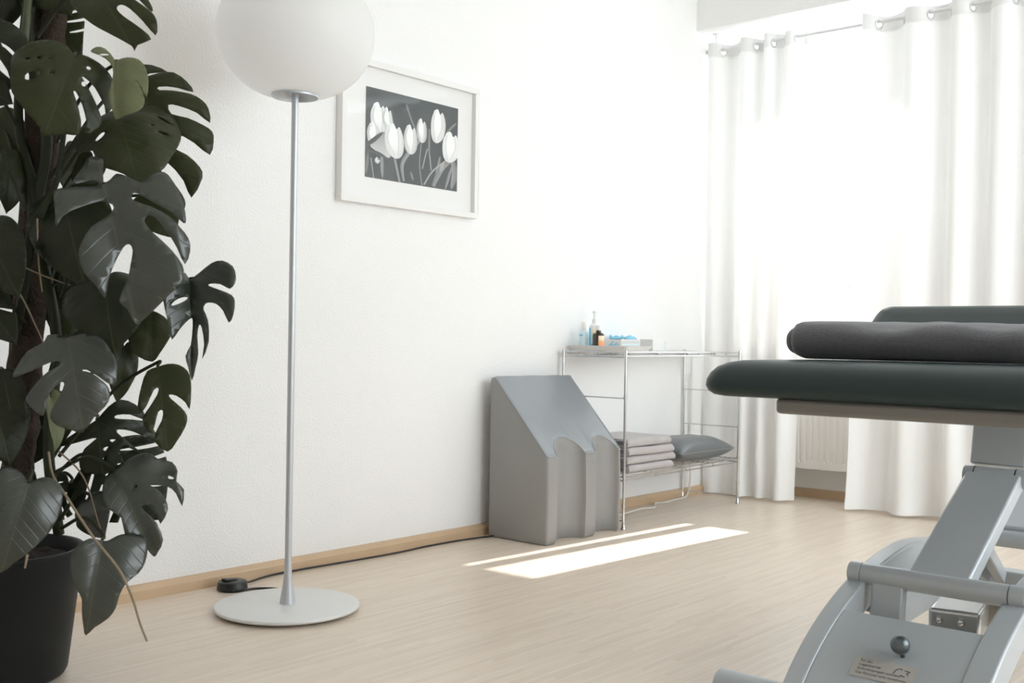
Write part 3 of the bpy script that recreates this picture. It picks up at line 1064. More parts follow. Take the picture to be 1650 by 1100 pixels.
for i in range(nu + 1):
    row = []
    for j in range(nu + 1):
        u, v = i / nu, j / nu
        x = gx0 + 0.002 + (gx1 - gx0) * u
        y = gy0 - 0.005 + (gy1 - gy0 + 0.03) * v
        hh = 0.004 + 0.022 * abs(noise.noise(Vector((u * 3.1, v * 3.7, 4.2)))) + 0.010 * noise.noise(Vector((u * 8, v * 8, 1)))
        ed = min(u, 1 - u, v, 1 - v) * 4
        hh = max(0.0012, hh * min(1, ed + 0.25))
        row.append(bm.verts.new((x, y, zb + gh + hh)))
    g.append(row)
for a, b in zip(g, g[1:]):
    for k in range(nu):
        c = (a[k].co + b[k + 1].co) / 2
        q = ((c.x - (gx0 + gx1) / 2) / 0.052) ** 2 + ((c.y - (gy0 + gy1) / 2 - 0.01) / 0.085) ** 2 + 0.45 * noise.noise(c * 30)
        if q < 0.9:
            bm.faces.new((a[k], a[k + 1], b[k + 1], b[k]))
bmesh.ops.delete(bm, geom=[v for v in bm.verts if not v.link_faces], context='VERTS')
o = obj('glove', bm, M['glove'], loc=(0.06, 4.08, zb + gh), smooth=60)
s = o.modifiers.new('solidify', 'SOLIDIFY'); s.thickness = 0.0015
tag(o, 'crumpled light blue disposable gloves pulled out on top of the glove box', 'gloves')
bx = thing('tissue_box', 'small plain white carton at the right of the glove box on the rack top', 'box', (0.11, 4.26, zt))
bm = BM(); box(bm, (0.078, 4.205, zt), (0.148, 4.315, zt + 0.053))
obj('carton', bm, M['carton'], bx, bevel=0.001, smooth=0)
bm = BM(); box(bm, (0.1481, 4.30, zt + 0.005), (0.1485, 4.31, zt + 0.046))
obj('blue_stripe', bm, M['pale_blue'], bx, smooth=0)


# things on the bottom shelf
zs = 0.223


def towel(label, z, h, y0, y1, x0, x1, seed, tilt=0.0):
    """folded towel: soft slab, its fold facing the room"""
    t = thing('folded_towel', label, 'towel', ((x0 + x1) / 2, (y0 + y1) / 2, z), 'folded grey towels on the rack shelf')
    for part, (za, zb2, dx) in (('upper_fold', (0.5, 1.0, 0.0)), ('lower_fold', (0.0, 0.5, -0.003))):
        pass
    bm = BM()
    n, m2 = 40, 20
    rows = []
    for i in range(n + 1):
        u = i / n
        y = y0 + (y1 - y0) * u
        e = min(1, u / 0.05, (1 - u) / 0.05)
        hh = h * (0.72 + 0.28 * math.sqrt(max(0, 1 - (1 - e) ** 2))) * (1 + 0.08 * noise.noise(Vector((u * 4, seed, 0))))
        zo = z + 0.004 * (noise.noise(Vector((u * 3, seed + 5, 0)))) * 0.5 + tilt * (u - 0.5) + h * 0.0
        xf = x1 + 0.006 * noise.noise(Vector((u * 5, seed, 4)))
        sec = []
        for k in range(m2):                       # rounded front fold
            a = -PI / 2 + PI * k / (m2 - 1)
            sec.append((xf - hh * 0.45 + hh * 0.45 * math.cos(a), zo + hh / 2 + hh / 2 * math.sin(a)))
        sec.append((x0, zo + hh * 0.97))
        sec.append((x0, zo + hh * 0.03))
        rows.append([bm.verts.new((x, y, zz_)) for x, zz_ in sec])
    k_ = len(rows[0])
    for a, b in zip(rows, rows[1:]):
        for k in range(k_):
            bm.faces.new((a[k], a[(k + 1) % k_], b[(k + 1) % k_], b[k]))
    bm.faces.new(rows[0][::-1])
    bm.faces.new(rows[-1])
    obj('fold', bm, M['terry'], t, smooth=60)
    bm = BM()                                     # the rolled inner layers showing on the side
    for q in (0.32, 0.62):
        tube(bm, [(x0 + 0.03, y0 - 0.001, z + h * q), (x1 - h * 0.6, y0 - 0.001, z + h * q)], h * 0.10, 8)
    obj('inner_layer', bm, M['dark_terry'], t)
    return t


names = ['folded grey towel at the bottom of the stack of four on the wire shelf', 'folded grey towel second from the bottom of the stack',
         'folded grey towel second from the top of the stack', 'folded grey towel on top of the stack of four']
zz0 = zs
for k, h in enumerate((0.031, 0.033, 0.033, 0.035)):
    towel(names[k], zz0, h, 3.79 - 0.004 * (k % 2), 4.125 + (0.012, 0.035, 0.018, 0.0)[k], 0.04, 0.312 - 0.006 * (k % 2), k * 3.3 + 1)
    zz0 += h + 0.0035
# grey leatherette pillow
pl = thing('leatherette_pillow', 'grey leatherette pillow lying on the bottom wire shelf right of the towels', 'pillow', (0.18, 4.42, zs))
bm = BM()
n = 36
PX0, PX1, PYa, PYb, PH = 0.06, 0.325, 4.185, 4.665, 0.115
g1, g2 = [], []
for i in range(n + 1):
    r1, r2 = [], []
    for j in range(n + 1):
        u, v = i / n * 2 - 1, j / n * 2 - 1
        f = max(0.0, (1 - abs(u) ** 3.2) * (1 - abs(v) ** 3.2)) ** 0.55
        pin = 1 - 0.05 * (1 - abs(u) ** 2) * abs(v) ** 3
        pin2 = 1 - 0.05 * (1 - abs(v) ** 2) * abs(u) ** 3
        x = (PX0 + PX1) / 2 + (PX1 - PX0) / 2 * u * pin2
        y = (PYa + PYb) / 2 + (PYb - PYa) / 2 * v * pin
        zm = zs + PH * 0.45
        w_ = 0.004 * noise.noise(Vector((u * 3, v * 3, 1)))
        r1.append(bm.verts.new((x, y, zm + (PH * 0.55 + w_) * f)))
        r2.append(bm.verts.new((x, y, zm - PH * 0.445 * f ** 0.8)) if 0 < i < n and 0 < j < n else r1[-1])
    g1.append(r1)
    g2.append(r2)
for i in range(n):
    for j in range(n):
        bm.faces.new((g1[i][j], g1[i + 1][j], g1[i + 1][j + 1], g1[i][j + 1]))
        q = (g2[i][j], g2[i][j + 1], g2[i + 1][j + 1], g2[i + 1][j])
        try:
            bm.faces.new(q)
        except ValueError:
            pass
obj('pillow_case', bm, M['pillow'], pl, smooth=70)
edge = [g for g in rrect(PX0 + 0.002, PX1 - 0.002, PYa + 0.002, PYb - 0.002, 0.004, 2)]
bm = BM()
pts = []
for i in range(n + 1):
    v = i / n * 2 - 1
    pin2 = 1 - 0.05 * (1 - abs(v) ** 2)
    pts.append(((PX0 + PX1) / 2 + (PX1 - PX0) / 2 * pin2, (PYa + PYb) / 2 + (PYb - PYa) / 2 * v, zs + PH * 0.45))
tube(bm, pts, 0.0018, 6)
obj('seam', bm, M['vinyl_side'], pl)

# white cable behind the rack
bm = BM()
tube(bm, spline([(0.015, 4.76, 0.62), (0.014, 4.765, 0.40), (0.013, 4.768, 0.18), (0.03, 4.75, 0.10), (0.035, 4.72, 0.025), (0.05, 4.66, 0.006), (0.055, 4.55, 0.006), (0.075, 4.45, 0.006), (0.05, 4.40, 0.006), (0.12, 4.28, 0.006), (0.10, 4.2, 0.006), (0.13, 4.0, 0.006), (0.15, 3.8, 0.006), (0.16, 3.70, 0.006)], 8), 0.0045, 8)
tag(obj('cable', bm, M['whitecord'], loc=(0.05, 4.4, 0)), 'white cable running down the corner and along the floor under the rack', 'cable')
# cable trunking in the corner
tr = thing('cable_duct', 'narrow white cable duct with socket box in the corner left of the curtain', 'duct', (0.006, 4.79, 0.35))
bm = BM(); box(bm, (0.0, 4.782, 0.36), (0.011, 4.797, 0.72))
obj('duct', bm, M['white'], tr, bevel=0.001)
bm = BM(); box(bm, (0.0, 4.772, 0.33), (0.016, 4.807, 0.36))
obj('end_box', bm, M['white'], tr, bevel=0.002)

# ------------------------------------------------------------------ treatment table
TB = thing('treatment_table', 'dark green grey height-adjustable treatment table on grey steel levers', 'massage table', (2.066, 2.7, 0))
TX0, TX1, TY0, TY1 = 1.702, 2.43, 1.985, 2.66
bm = BM()
cushion(bm, TX0, TX1, TY0, TY1, [(0.030, 0.668), (0.015, 0.671), (0.005, 0.679), (0.0, 0.690), (0.002, 0.703), (0.009, 0.717), (0.021, 0.729), (0.040, 0.738), (0.065, 0.743), (0.10, 0.7447), (0.16, 0.745)], 0.06)
obj('main_cushion', bm, M['dark_vinyl'], TB, smooth=60)
bm = BM()
cushion(bm, TX0, TX1, 0, 0.325, [(0.012, 0), (0.003, 0.003), (0.0, 0.010), (0.002, 0.030), (0.010, 0.050), (0.024, 0.064), (0.045, 0.070), (0.08, 0.072)], 0.045)
hm = Matrix.Translation((0, 2.715, 0.668)) @ Matrix.Rotation(R(33), 4, 'X')
bmesh.ops.transform(bm, matrix=hm, verts=bm.verts)
obj('head_cushion', bm, M['dark_vinyl'], TB, smooth=60)
bm = BM()
box(bm, (TX0 + 0.10, 0.03, -0.022), (TX1 - 0.10, 0.30, -0.001))
bmesh.ops.transform(bm, matrix=hm, verts=bm.verts)
obj('head_support', bm, M['table_frame'], TB, bevel=0.004)
bm = BM()
prism(bm, rrect(1.868, 2.415, 2.012, 2.64, 0.02, 4), 'z', 0.638, 0.669)
obj('top_frame', bm, M['table_frame'], TB, bevel=0.008)
# upper arm
AX0, AX1 = 2.010, 2.140


def arm(name, x0, x1, p, q, th, parent=TB, m=None, bev=0.006):
    """flat box arm between (y, z) points p and q"""
    p, q = Vector(p), Vector(q)
    d = (q - p).normalized()
    n_ = Vector((-d.y, d.x)) * th / 2
    bm = BM()
    prism(bm, [tuple(p + n_), tuple(q + n_), tuple(q - n_), tuple(p - n_)], 'x', x0, x1)
    return obj(name, bm, m or M['table_metal'], parent, bevel=bev)


HY, HZ = 2.775, 0.462
arm('upper_arm', AX0, AX1, (2.81, 0.485), (2.845, 0.64), 0.055)
arm('lower_arm', AX0, AX1, (2.385, 0.262), (HY, HZ), 0.040)
bm = BM()
tube(bm, [(AX0 - 0.008, HY, HZ), (AX1 + 0.010, HY, HZ)], 0.024, 28)
hg = obj('hinge_tube', bm, M['table_metal'], TB, bevel=0.002)
for x in (AX0 + 0.018, AX1 - 0.016):
    bm = BM()
    tube(bm, [(x - 0.0012, HY, HZ), (x + 0.0012, HY, HZ)], 0.0246, 28)
    obj('hinge_gap', bm, M['black'], hg)
bm = BM()
tube(bm, [(AX1 + 0.010, HY, HZ), (AX1 + 0.014, HY, HZ)], 0.017, 24)
obj('hinge_cap', bm, M['zinc'], hg)
# second, farther lever with its own tube
arm('lower_arm', 2.005, 2.145, (3.07, 0.285), (3.44, 0.475), 0.036)
arm('upper_arm', 2.005, 2.145, (3.44, 0.475), (2.90, 0.645), 0.036)
bm = BM(); tube(bm, [(1.90, 3.07, 0.268), (2.24, 3.07, 0.268)], 0.024, 28)
obj('rear_pivot_tube', bm, M['table_metal'], TB, bevel=0.002)
# pivot tube in front with end collars
PVY, PVZ = 2.39, 0.262
bm = BM(); tube(bm, [(1.906, PVY, PVZ), (2.220, PVY, PVZ)], 0.0235, 32)
obj('pivot_tube', bm, M['table_metal'], TB)
for x0, x1, cx in ((1.876, 1.9045, 1.89), (2.2215, 2.256, 2.235)):
    bm = BM()
    tube(bm, [(x0, PVY, PVZ), (x1, PVY, PVZ)], 0.0245, 32)
    box(bm, (x0 + 0.003, PVY - 0.020, PVZ - 0.055), (x1 - 0.001, PVY + 0.020, PVZ - 0.005))
    co = obj('pivot_collar', bm, M['table_metal'], TB, bevel=0.003)
    bm = BM(); tube(bm, [(x1, PVY, PVZ), (x1 + 0.003, PVY, PVZ)], 0.014, 24)
    obj('collar_plug', bm, M['zinc'], co)


def arch(y):
    """height of the top of the arched base rails"""
    if y < 2.66:
        u = (2.66 - y) / 0.66
        return 0.296 - 0.250 * (1 - math.sqrt(max(0, 1 - u * u * 0.90))) / (1 - math.sqrt(0.10)) * 1.0 - 0.035 * u
    u = (y - 2.66) / 0.92
    return 0.296 - 0.27 * u ** 1.9


for x0, x1 in ((1.874, 1.917), (2.208, 2.262)):
    bm = BM()
    ys_ = [1.995 + (3.48 - 1.995) * k / 60 for k in range(61)]
    tops, bots = [], []
    for y in ys_:
        e = 0.004
        tg = Vector((2 * e, arch(y + e) - arch(y - e))).normalized()
        nn = Vector((-tg.y, tg.x))
        tops.append((y, arch(y)))
        b = Vector((y, arch(y))) - nn * 0.070
        bots.append((b.x, max(0.012, b.y)))
    A, B = [], []
    secs = []
    for (ty, tz), (by, bz) in zip(tops, bots):
        secs.append([bm.verts.new(p) for p in ((x0, ty, tz), (x1, ty, tz), (x1, by, bz), (x0, by, bz))])
    for a, b in zip(secs, secs[1:]):
        for k in range(4):
            bm.faces.new((a[k], a[(k + 1) % 4], b[(k + 1) % 4], b[k]))
    bm.faces.new(secs[0][::-1]); bm.faces.new(secs[-1])
    obj('base_rail', bm, M['table_metal'], TB, bevel=0.005)
# cover plate between the rails
bm = BM()
ys_ = [2.03 + (2.262 - 2.03) * k / 20 for k in range(21)]
secs = [[bm.verts.new(p) for p in ((1.917, y, arch(y) - 0.004), (2.208, y, arch(y) - 0.004), (2.208, y + 0.004, arch(y) - 0.012), (1.917, y + 0.004, arch(y) - 0.012))] for y in ys_]
for a, b in zip(secs, secs[1:]):
    for k in range(4):
        bm.faces.new((a[k], a[(k + 1) % 4], b[(k + 1) % 4], b[k]))
bm.faces.new(secs[0][::-1]); bm.faces.new(secs[-1])
cp = obj('cover_plate', bm, M['table_metal'], TB, bevel=0.0015)


def plate_pt(x, y, lift=0.0):
    e = 0.004
    tg = Vector((0, 2 * e, arch(y + e) - arch(y - e))).normalized()
    nn = Vector((0, -tg.z, tg.y))
    return Vector((x, y, arch(y) - 0.004)) + nn * lift, tg, nn


# ball knob
p, tg, nn = plate_pt(2.083, 2.165)
bm = BM()
tube(bm, [p - nn * 0.004, p + nn * 0.02], 0.005, 12)
n = 24
c = p + nn * 0.030
prof = [(0.019 * math.cos(a), 0.019 * math.sin(a)) for a in [(-PI / 2 + PI * k / 18) for k in range(19)]]
prof[0] = (0, -0.019); prof[-1] = (0, 0.019)
lathe(bm, prof, c, 32)
obj('ball_knob', bm, M['knob'], cp)
# sticker with its lettering
SX, SY = 2.058, 2.124


def on_plate(u, v, lift):
    """u to the right, v up the slope (metres) from the sticker's centre"""
    p, tg, nn = plate_pt(SX, SY)
    return p + Vector((1, 0, 0)) * u + tg * v + nn * lift


bm = BM()
bm.faces.new([bm.verts.new(on_plate(u, v, 0.0007)) for u, v in rrect(-0.062, 0.066, -0.026, 0.024, 0.004, 3)])
st = obj('sticker', bm, M['sticker'], cp, smooth=0)
LINES = [('Für den', -0.050, 0.0135, 0.0105), ('Liegenbetrieb', -0.050, 0.0035, 0.0105), ('Sicherheitsregeln einhalten', -0.050, -0.0068, 0.0105), ('Das Personal nicht mitnehmen', -0.050, -0.0172, 0.0105)]
for s_, u0, v0, hgt in LINES:
    cu = D.curves.new('lettering', 'FONT')
    cu.body = s_
    cu.size = 1.0
    tmp = D.objects.new('lettering', cu)
    COL.objects.link(tmp)
    dg = bpy.context.evaluated_depsgraph_get()
    me = tmp.evaluated_get(dg).to_mesh()
    bm = BM()
    vs = [Vector(v.co) for v in me.vertices]
    wid = max(v.x for v in vs)
    sx = min(hgt * 0.78, 0.108 / wid)
    nv = [bm.verts.new(on_plate(u0 + v.x * sx, v0 + v.y * hgt * 0.82, 0.0010)) for v in vs]
    for f in me.polygons:
        try:
            bm.faces.new([nv[i] for i in f.vertices])
        except ValueError:
            pass
    D.objects.remove(tmp)
    obj('lettering', bm, M['ink'], st, smooth=0)
bm = BM()                                         # small pictogram: outline of a head and arrow
for pts in ([(0.022, -0.001), (0.024, 0.008), (0.031, 0.014), (0.037, 0.012)], [(0.041, 0.012), (0.052, 0.010), (0.047, 0.006), (0.052, 0.001)], [(0.036, -0.001), (0.046, -0.004)]):
    P = spline([(u, v, 0) for u, v in pts], 5)
    for a, b in zip(P, P[1:]):
        d = (b - a).normalized() * 1.0
        q = Vector((-d.y, d.x, 0)) * 0.0009
        bm.faces.new([bm.verts.new(on_plate(k.x, k.y, 0.0010)) for k in (a - q, b - q, b + q, a + q)])
obj('pictogram', bm, M['ink'], st, smooth=0)
# foot tube in front
bm = BM(); tube(bm, [(1.72, 2.075, 0.045), (2.42, 2.075, 0.045)], 0.033, 32)
ft = obj('foot_tube', bm, M['table_metal'], TB, bevel=0.004)
for x in (1.76, 2.38):
    bm = BM(); lathe(bm, [(0, 0), (0.022, 0), (0.024, 0.004), (0.02, 0.016), (0, 0.016)], (x, 2.075, 0), 24)
    obj('rubber_foot', bm, M['black'], ft)
bm = BM(); prism(bm, rrect(1.93, 2.20, 3.30, 3.36, 0.006, 3), 'z', 0.075, 0.135)
obj('rear_beam', bm, M['table_metal'], TB, bevel=0.004)
bm = BM(); box(bm, (1.70, 3.40, 0.0), (2.42, 3.46, 0.055))
obj('rear_foot', bm, M['table_metal'], TB, bevel=0.008)
for x in (1.93, 2.165):
    arm('rear_bracket', x, x + 0.03, (3.07, 0.262), (3.28, 0.12), 0.04)
bm = BM()
prism(bm, [(2.42, 0.17), (2.66, 0.10), (3.0, 0.118), (3.0, 0.195), (2.66, 0.22), (2.46, 0.19)], 'x', 1.895, 1.912)
obj('side_web', bm, M['table_metal'], TB, bevel=0.002)
# crank bracket under the pivot tube
bm = BM(); box(bm, (1.932, PVY - 0.016, 0.10), (2.003, PVY + 0.016, PVZ - 0.008), Matrix.Rotation(R(-8), 3, 'X'), (1.97, PVY, PVZ))
obj('crank', bm, M['table_metal'], TB, bevel=0.005)
# actuator: zinc bracket with bolts, motor housing
bm = BM()
rz = Matrix.Rotation(R(10), 3, 'Z')
box(bm, (2.045, 2.385, 0.14), (2.15, 2.53, 0.213), rz, (2.09, 2.45, 0.17))
ab = obj('actuator_box', bm, M['zinc'], TB, bevel=0.008)
for x in (2.068, 2.112):
    bm = BM()
    c = rz @ (Vector((x, 2.385, 0.190)) - Vector((2.09, 2.45, 0.17))) + Vector((2.09, 2.45, 0.17))
    d = rz @ Vector((0, -1, 0))
    tube(bm, [c - d * 0.002, c + d * 0.005], 0.0095, 6)
    tube(bm, [c + d * 0.005, c + d * 0.010, c + d * 0.012], [0.0065, 0.0055, 0.002], 12)
    obj('bolt', bm, M['chrome'], ab)
bm = BM(); tube(bm, [(2.055, 2.60, 0.178), (2.16, 2.59, 0.178)], 0.036, 32)
mo = obj('motor', bm, M['motor'], TB, bevel=0.006)
bm = BM(); tube(bm, [(2.032, 2.602, 0.178), (2.056, 2.60, 0.178)], [0.032, 0.037], 32)
obj('motor_cap', bm, M['black'], mo)
bm = BM(); tube(bm, [(2.09, 2.74, 0.15), (2.09, 3.30, 0.11)], 0.016, 20)
obj('actuator_rod', bm, M['zinc'], TB)

# folded blanket lying across the table
bl = thing('rolled_blanket', 'charcoal rolled blanket lying across the near end of the table', 'blanket', (2.1, 2.27, 0.745))
bm = BM()
n, k_ = 60, 40
BX0, BX1 = 1.815, 2.46
rows = []
for i in range(n + 1):
    u = i / n
    x = BX0 + (BX1 - BX0) * u
    dent = 0.020 * math.exp(-((x - 2.03) / 0.055) ** 2) + 0.012 * math.exp(-((x - 2.25) / 0.06) ** 2)
    e = min(1, u / 0.03)
    rs = 0.90 + 0.10 * math.sqrt(max(0, 1 - (1 - e) ** 2))
    row = []
    for k in range(k_):
        a = 2 * PI * k / k_
        ca, sa = math.cos(a), math.sin(a)
        yy = 0.088 * math.copysign(abs(ca) ** 0.72, ca) * rs
        zz_ = 0.0425 * math.copysign(abs(sa) ** 0.80, sa) * rs
        if sa > 0:
            zz_ -= dent * sa * max(0.0, -ca + 0.12) * 0.9 + 0.006 * u * sa
        w_ = 0.0025 * noise.noise(Vector((x * 14, a * 2, 1.0)))
        row.append(bm.verts.new((x, 2.275 + yy * (1 + w_ * 8), 0.745 + 0.0440 + zz_ + (w_ if sa > -0.5 else 0))))
    rows.append(row)
for a, b in zip(rows, rows[1:]):
    for k in range(k_):
        bm.faces.new((a[k], a[(k + 1) % k_], b[(k + 1) % k_], b[k]))
bm.faces.new(rows[0][::-1]); bm.faces.new(rows[-1])
obj('outer_layer', bm, M['dark_terry'], bl, smooth=60)
bm = BM()
for i in range(9):
    u = i / 8
    x = BX0 - 0.026 + 0.036 * u
    s = (0.55, 0.68, 0.76, 0.80, 0.82, 0.82, 0.82, 0.82, 0.82)[i]
    row = []
    for k in range(k_):
        a = 2 * PI * k / k_
        ca, sa = math.cos(a), math.sin(a)
        row.append(bm.verts.new((x, 2.275 + 0.085 * math.copysign(abs(ca) ** 0.8, ca) * s, 0.745 + 0.042 + 0.039 * math.copysign(abs(sa) ** 0.85, sa) * s)))
    if i:
        for k in range(k_):
            bm.faces.new((prev[k], prev[(k + 1) % k_], row[(k + 1) % k_], row[k]))
    else:
        bm.faces.new(row[::-1])
    prev = row
obj('inner_layer', bm, M['dark_terry'], bl, smooth=60)

#PLANT#
# ------------------------------------------------------------------ monstera in its pot
PX, PY = 0.433, 1.10
PL = thing('potted_monstera', 'tall dark green monstera climbing a coir pole in a black pot at the left edge', 'plant', (PX, PY, 0))
bm = BM()
lathe(bm, [(0, 0.004), (0.138, 0.004), (0.150, 0.008), (0.156, 0.020), (0.186, 0.282), (0.188, 0.290), (0.186, 0.294), (0.178, 0.294), (0.174, 0.288), (0.170, 0.24), (0, 0.24)], (PX, PY, 0), 72)
pot = obj('pot', bm, M['pot'], PL, smooth=50)
bm = BM()
rr = [(0.0, 0.262)] + [(0.0215 * k, 0.262 + 0.006 * math.sin(k * 2.1)) for k in range(1, 9)]
lathe(bm, rr, (PX, PY, 0), 40)
for v in bm.verts:
    v.co.z += 0.008 * noise.noise(v.co * 30)
obj('soil', bm, M['soil'], PL, smooth=60)
POLE0 = Vector((PX + 0.03, PY + 0.02, 0.24))
POLE1 = at(88, -60, 2.50)
bm = BM()
pts = [POLE0.lerp(POLE1, k / 60) for k in range(61)]
tube(bm, pts, [0.036 + 0.004 * noise.noise(p * 25) for p in pts], 20)
for v in bm.verts:
    v.co += Vector((noise.noise(v.co * 55), noise.noise(v.co * 55 + Vector((9, 9, 9))), 0)) * 0.006
obj('moss_pole', bm, M['moss'], PL, smooth=60)


def tubepx(name, pts, r, m, parent=None, n=8, step=7):
    """stem through real points given by photo pixel and distance"""
    P = spline([at(*p) if not isinstance(p, Vector) else p for p in pts], step)
    bm = BM()
    if isinstance(r, tuple):
        r = [r[0] + (r[1] - r[0]) * i / (len(P) - 1) for i in range(len(P))]
    tube(bm, P, r, n)
    return obj(name, bm, m, parent or PL, smooth=70)


for pts, r in (([(95, 860, 2.44), (78, 720, 2.40), (92, 560, 2.40), (70, 420, 2.41), (60, 330, 2.42), (75, 220, 2.42), (45, 60, 2.44), (55, -40, 2.46)], 0.012),
               ([(40, 870, 2.46), (30, 700, 2.44), (25, 560, 2.43), (45, 420, 2.40), (52, 300, 2.42), (30, 200, 2.44), (38, 60, 2.42), (50, -40, 2.42)], 0.010)):
    tubepx('stem', pts, r, M['stem_dark'], n=12)
tubepx('stem', [(38, 75, 2.38), (42, 40, 2.38), (48, -30, 2.38)], 0.0085, M['stem'], n=12)

HALF = [(0.0, 0.0), (-0.05, 0.03), (-0.12, 0.12), (-0.145, 0.24), (-0.10, 0.37), (0.0, 0.46), (0.14, 0.505), (0.30, 0.50), (0.46, 0.45), (0.62, 0.36), (0.77, 0.235), (0.89, 0.11), (0.955, 0.035), (1.0, 0.0)]
HEART = [(0.0, 0.0), (-0.06, 0.035), (-0.13, 0.13), (-0.15, 0.25), (-0.11, 0.37), (-0.02, 0.455), (0.12, 0.50), (0.28, 0.49), (0.45, 0.43), (0.62, 0.33), (0.77, 0.21), (0.89, 0.10), (0.955, 0.03), (1.0, 0.0)]


def smooth2(pts, n=4):
    return [(p.x, p.y) for p in spline([Vector((a, b, 0)) for a, b in pts], n)]


def inside(p, poly):
    x, y = p
    c = False
    j = len(poly) - 1
    for i in range(len(poly)):
        xi, yi = poly[i]
        xj, yj = poly[j]
        if (yi > y) != (yj > y) and x < (xj - xi) * (y - yi) / (yj - yi) + xi:
            c = not c
        j = i
    return c


def slit(side, u0, v0, u1, w0, w1, bend=0.05):
    """gap from an inner point out past the margin; widens outward"""
    A, B = [], []
    n = 8
    p0 = Vector((u0, v0))
    p1 = Vector((u1, 0.62))
    for k in range(n + 1):
        t = k / n
        p = p0.lerp(p1, t) + Vector((bend * math.sin(PI * t), 0))
        q = p0.lerp(p1, min(1, t + 0.02)) - p0.lerp(p1, max(0, t - 0.02))
        nn = Vector((-q.y, q.x)).normalized()
        w = (w0 + (w1 - w0) * t ** 1.3)
        if k == 0:
            w *= 0.55
        A.append(p + nn * w)
        B.append(p - nn * w)
    tip = p0 - (p1 - p0).normalized() * w0 * 0.8
    return [(p.x, p.y * side) for p in ([tip] + A + B[::-1])]


def hole(side, u, v, a, b, ang):
    out = []
    for k in range(14):
        t = 2 * PI * k / 14
        x, y = a * math.cos(t), b * math.sin(t)
        out.append((u + x * math.sin(R(ang)) - y * math.cos(R(ang)), (v + x * math.cos(R(ang)) + y * math.sin(R(ang))) * side))
    return out


STYLES = {
    'tip': [slit(1, .42, .12, .66, .018, .03), slit(1, .22, .2, .4, .014, .03), slit(-1, .3, .25, .5, .01, .03)],
    'heart': [],
    'holes': [hole(-1, .13, .20, .035, .013, 20), hole(-1, .14, .31, .04, .014, 15), hole(-1, .33, .19, .02, .016, 20), hole(-1, .38, .33, .075, .026, 25), hole(1, .22, .17, .02, .018, 20), hole(1, .44, .15, .028, .022, 30), slit(1, .30, .27, .62, .016, .035), slit(1, .55, .16, .86, .016, .03)],
    'two': [slit(-1, .20, .20, .40, .014, .05), slit(1, .35, .17, .62, .016, .045), hole(1, .16, .2, .03, .016, 25)],
    'split': [slit(s, u, .13 + .05 * ((k + (s > 0)) % 2), u + .20, .016, .042) for s in (1, -1) for k, u in enumerate((.02, .22, .42, .60))] + [hole(s, u, .075, .02, .012, 30) for s in (1, -1) for u in (.16, .36)],
    'deep': [slit(s, u, .09, u + .14, .024, .055) for s in (1, -1) for k, u in enumerate((.06, .27, .47))] + [hole(1, .18, .07, .02, .014, 40)],
    'finger': [slit(1, u, .17, u + .10, .014, .042) for u in (-.04, .14, .31, .48, .63)] + [slit(-1, .1, .2, .3, .014, .03), slit(-1, .4, .2, .6, .014, .03)],
    'eye': [hole(1, .12, .27, .055, .02, 20), hole(1, .27, .17, .02, .016, 20), hole(1, .36, .30, .06, .022, 30), hole(-1, .25, .2, .05, .018, 25), slit(-1, .45, .2, .7, .016, .03)],
    'big': [slit(-1, -.04, .13, .06, .030, .06, .02), slit(-1, .17, .10, .34, .040, .10, .05), slit(-1, .56, .05, .98, .034, .06, .0), slit(1, .08, .30, .26, .012, .03), slit(1, .27, .14, .58, .030, .05), hole(1, .06, .16, .03, .018, 30)],
    'three': [slit(-1, .30, .13, .62, .022, .04), slit(1, .20, .16, .52, .026, .05), slit(-1, .62, .08, .95, .022, .03), slit(1, .6, .12, .9, .01, .02)],
    'claw': [slit(-1, .24, .14, .42, .03, .05), slit(-1, .50, .07, .72, .05, .12), slit(1, .02, .10, .10, .010, .04), slit(1, .22, .14, .30, .03, .07), slit(1, .46, .06, .60, .07, .16), slit(1, .72, .03, .95, .02, .05)],
    'plate': [slit(-1, .06, .24, .18, .018, .05), slit(-1, .30, .16, .50, .02, .06), slit(1, .10, .30, .15, .016, .04), slit(1, .25, .12, .42, .034, .075), slit(1, .52, .14, .75, .022, .05), hole(1, .18, .10, .028, .014, 25), hole(-1, .40, .08, .025, .018, 30), hole(-1, .58, .08, .025, .012, 40), hole(1, .45, .07, .03, .014, 40)],
}


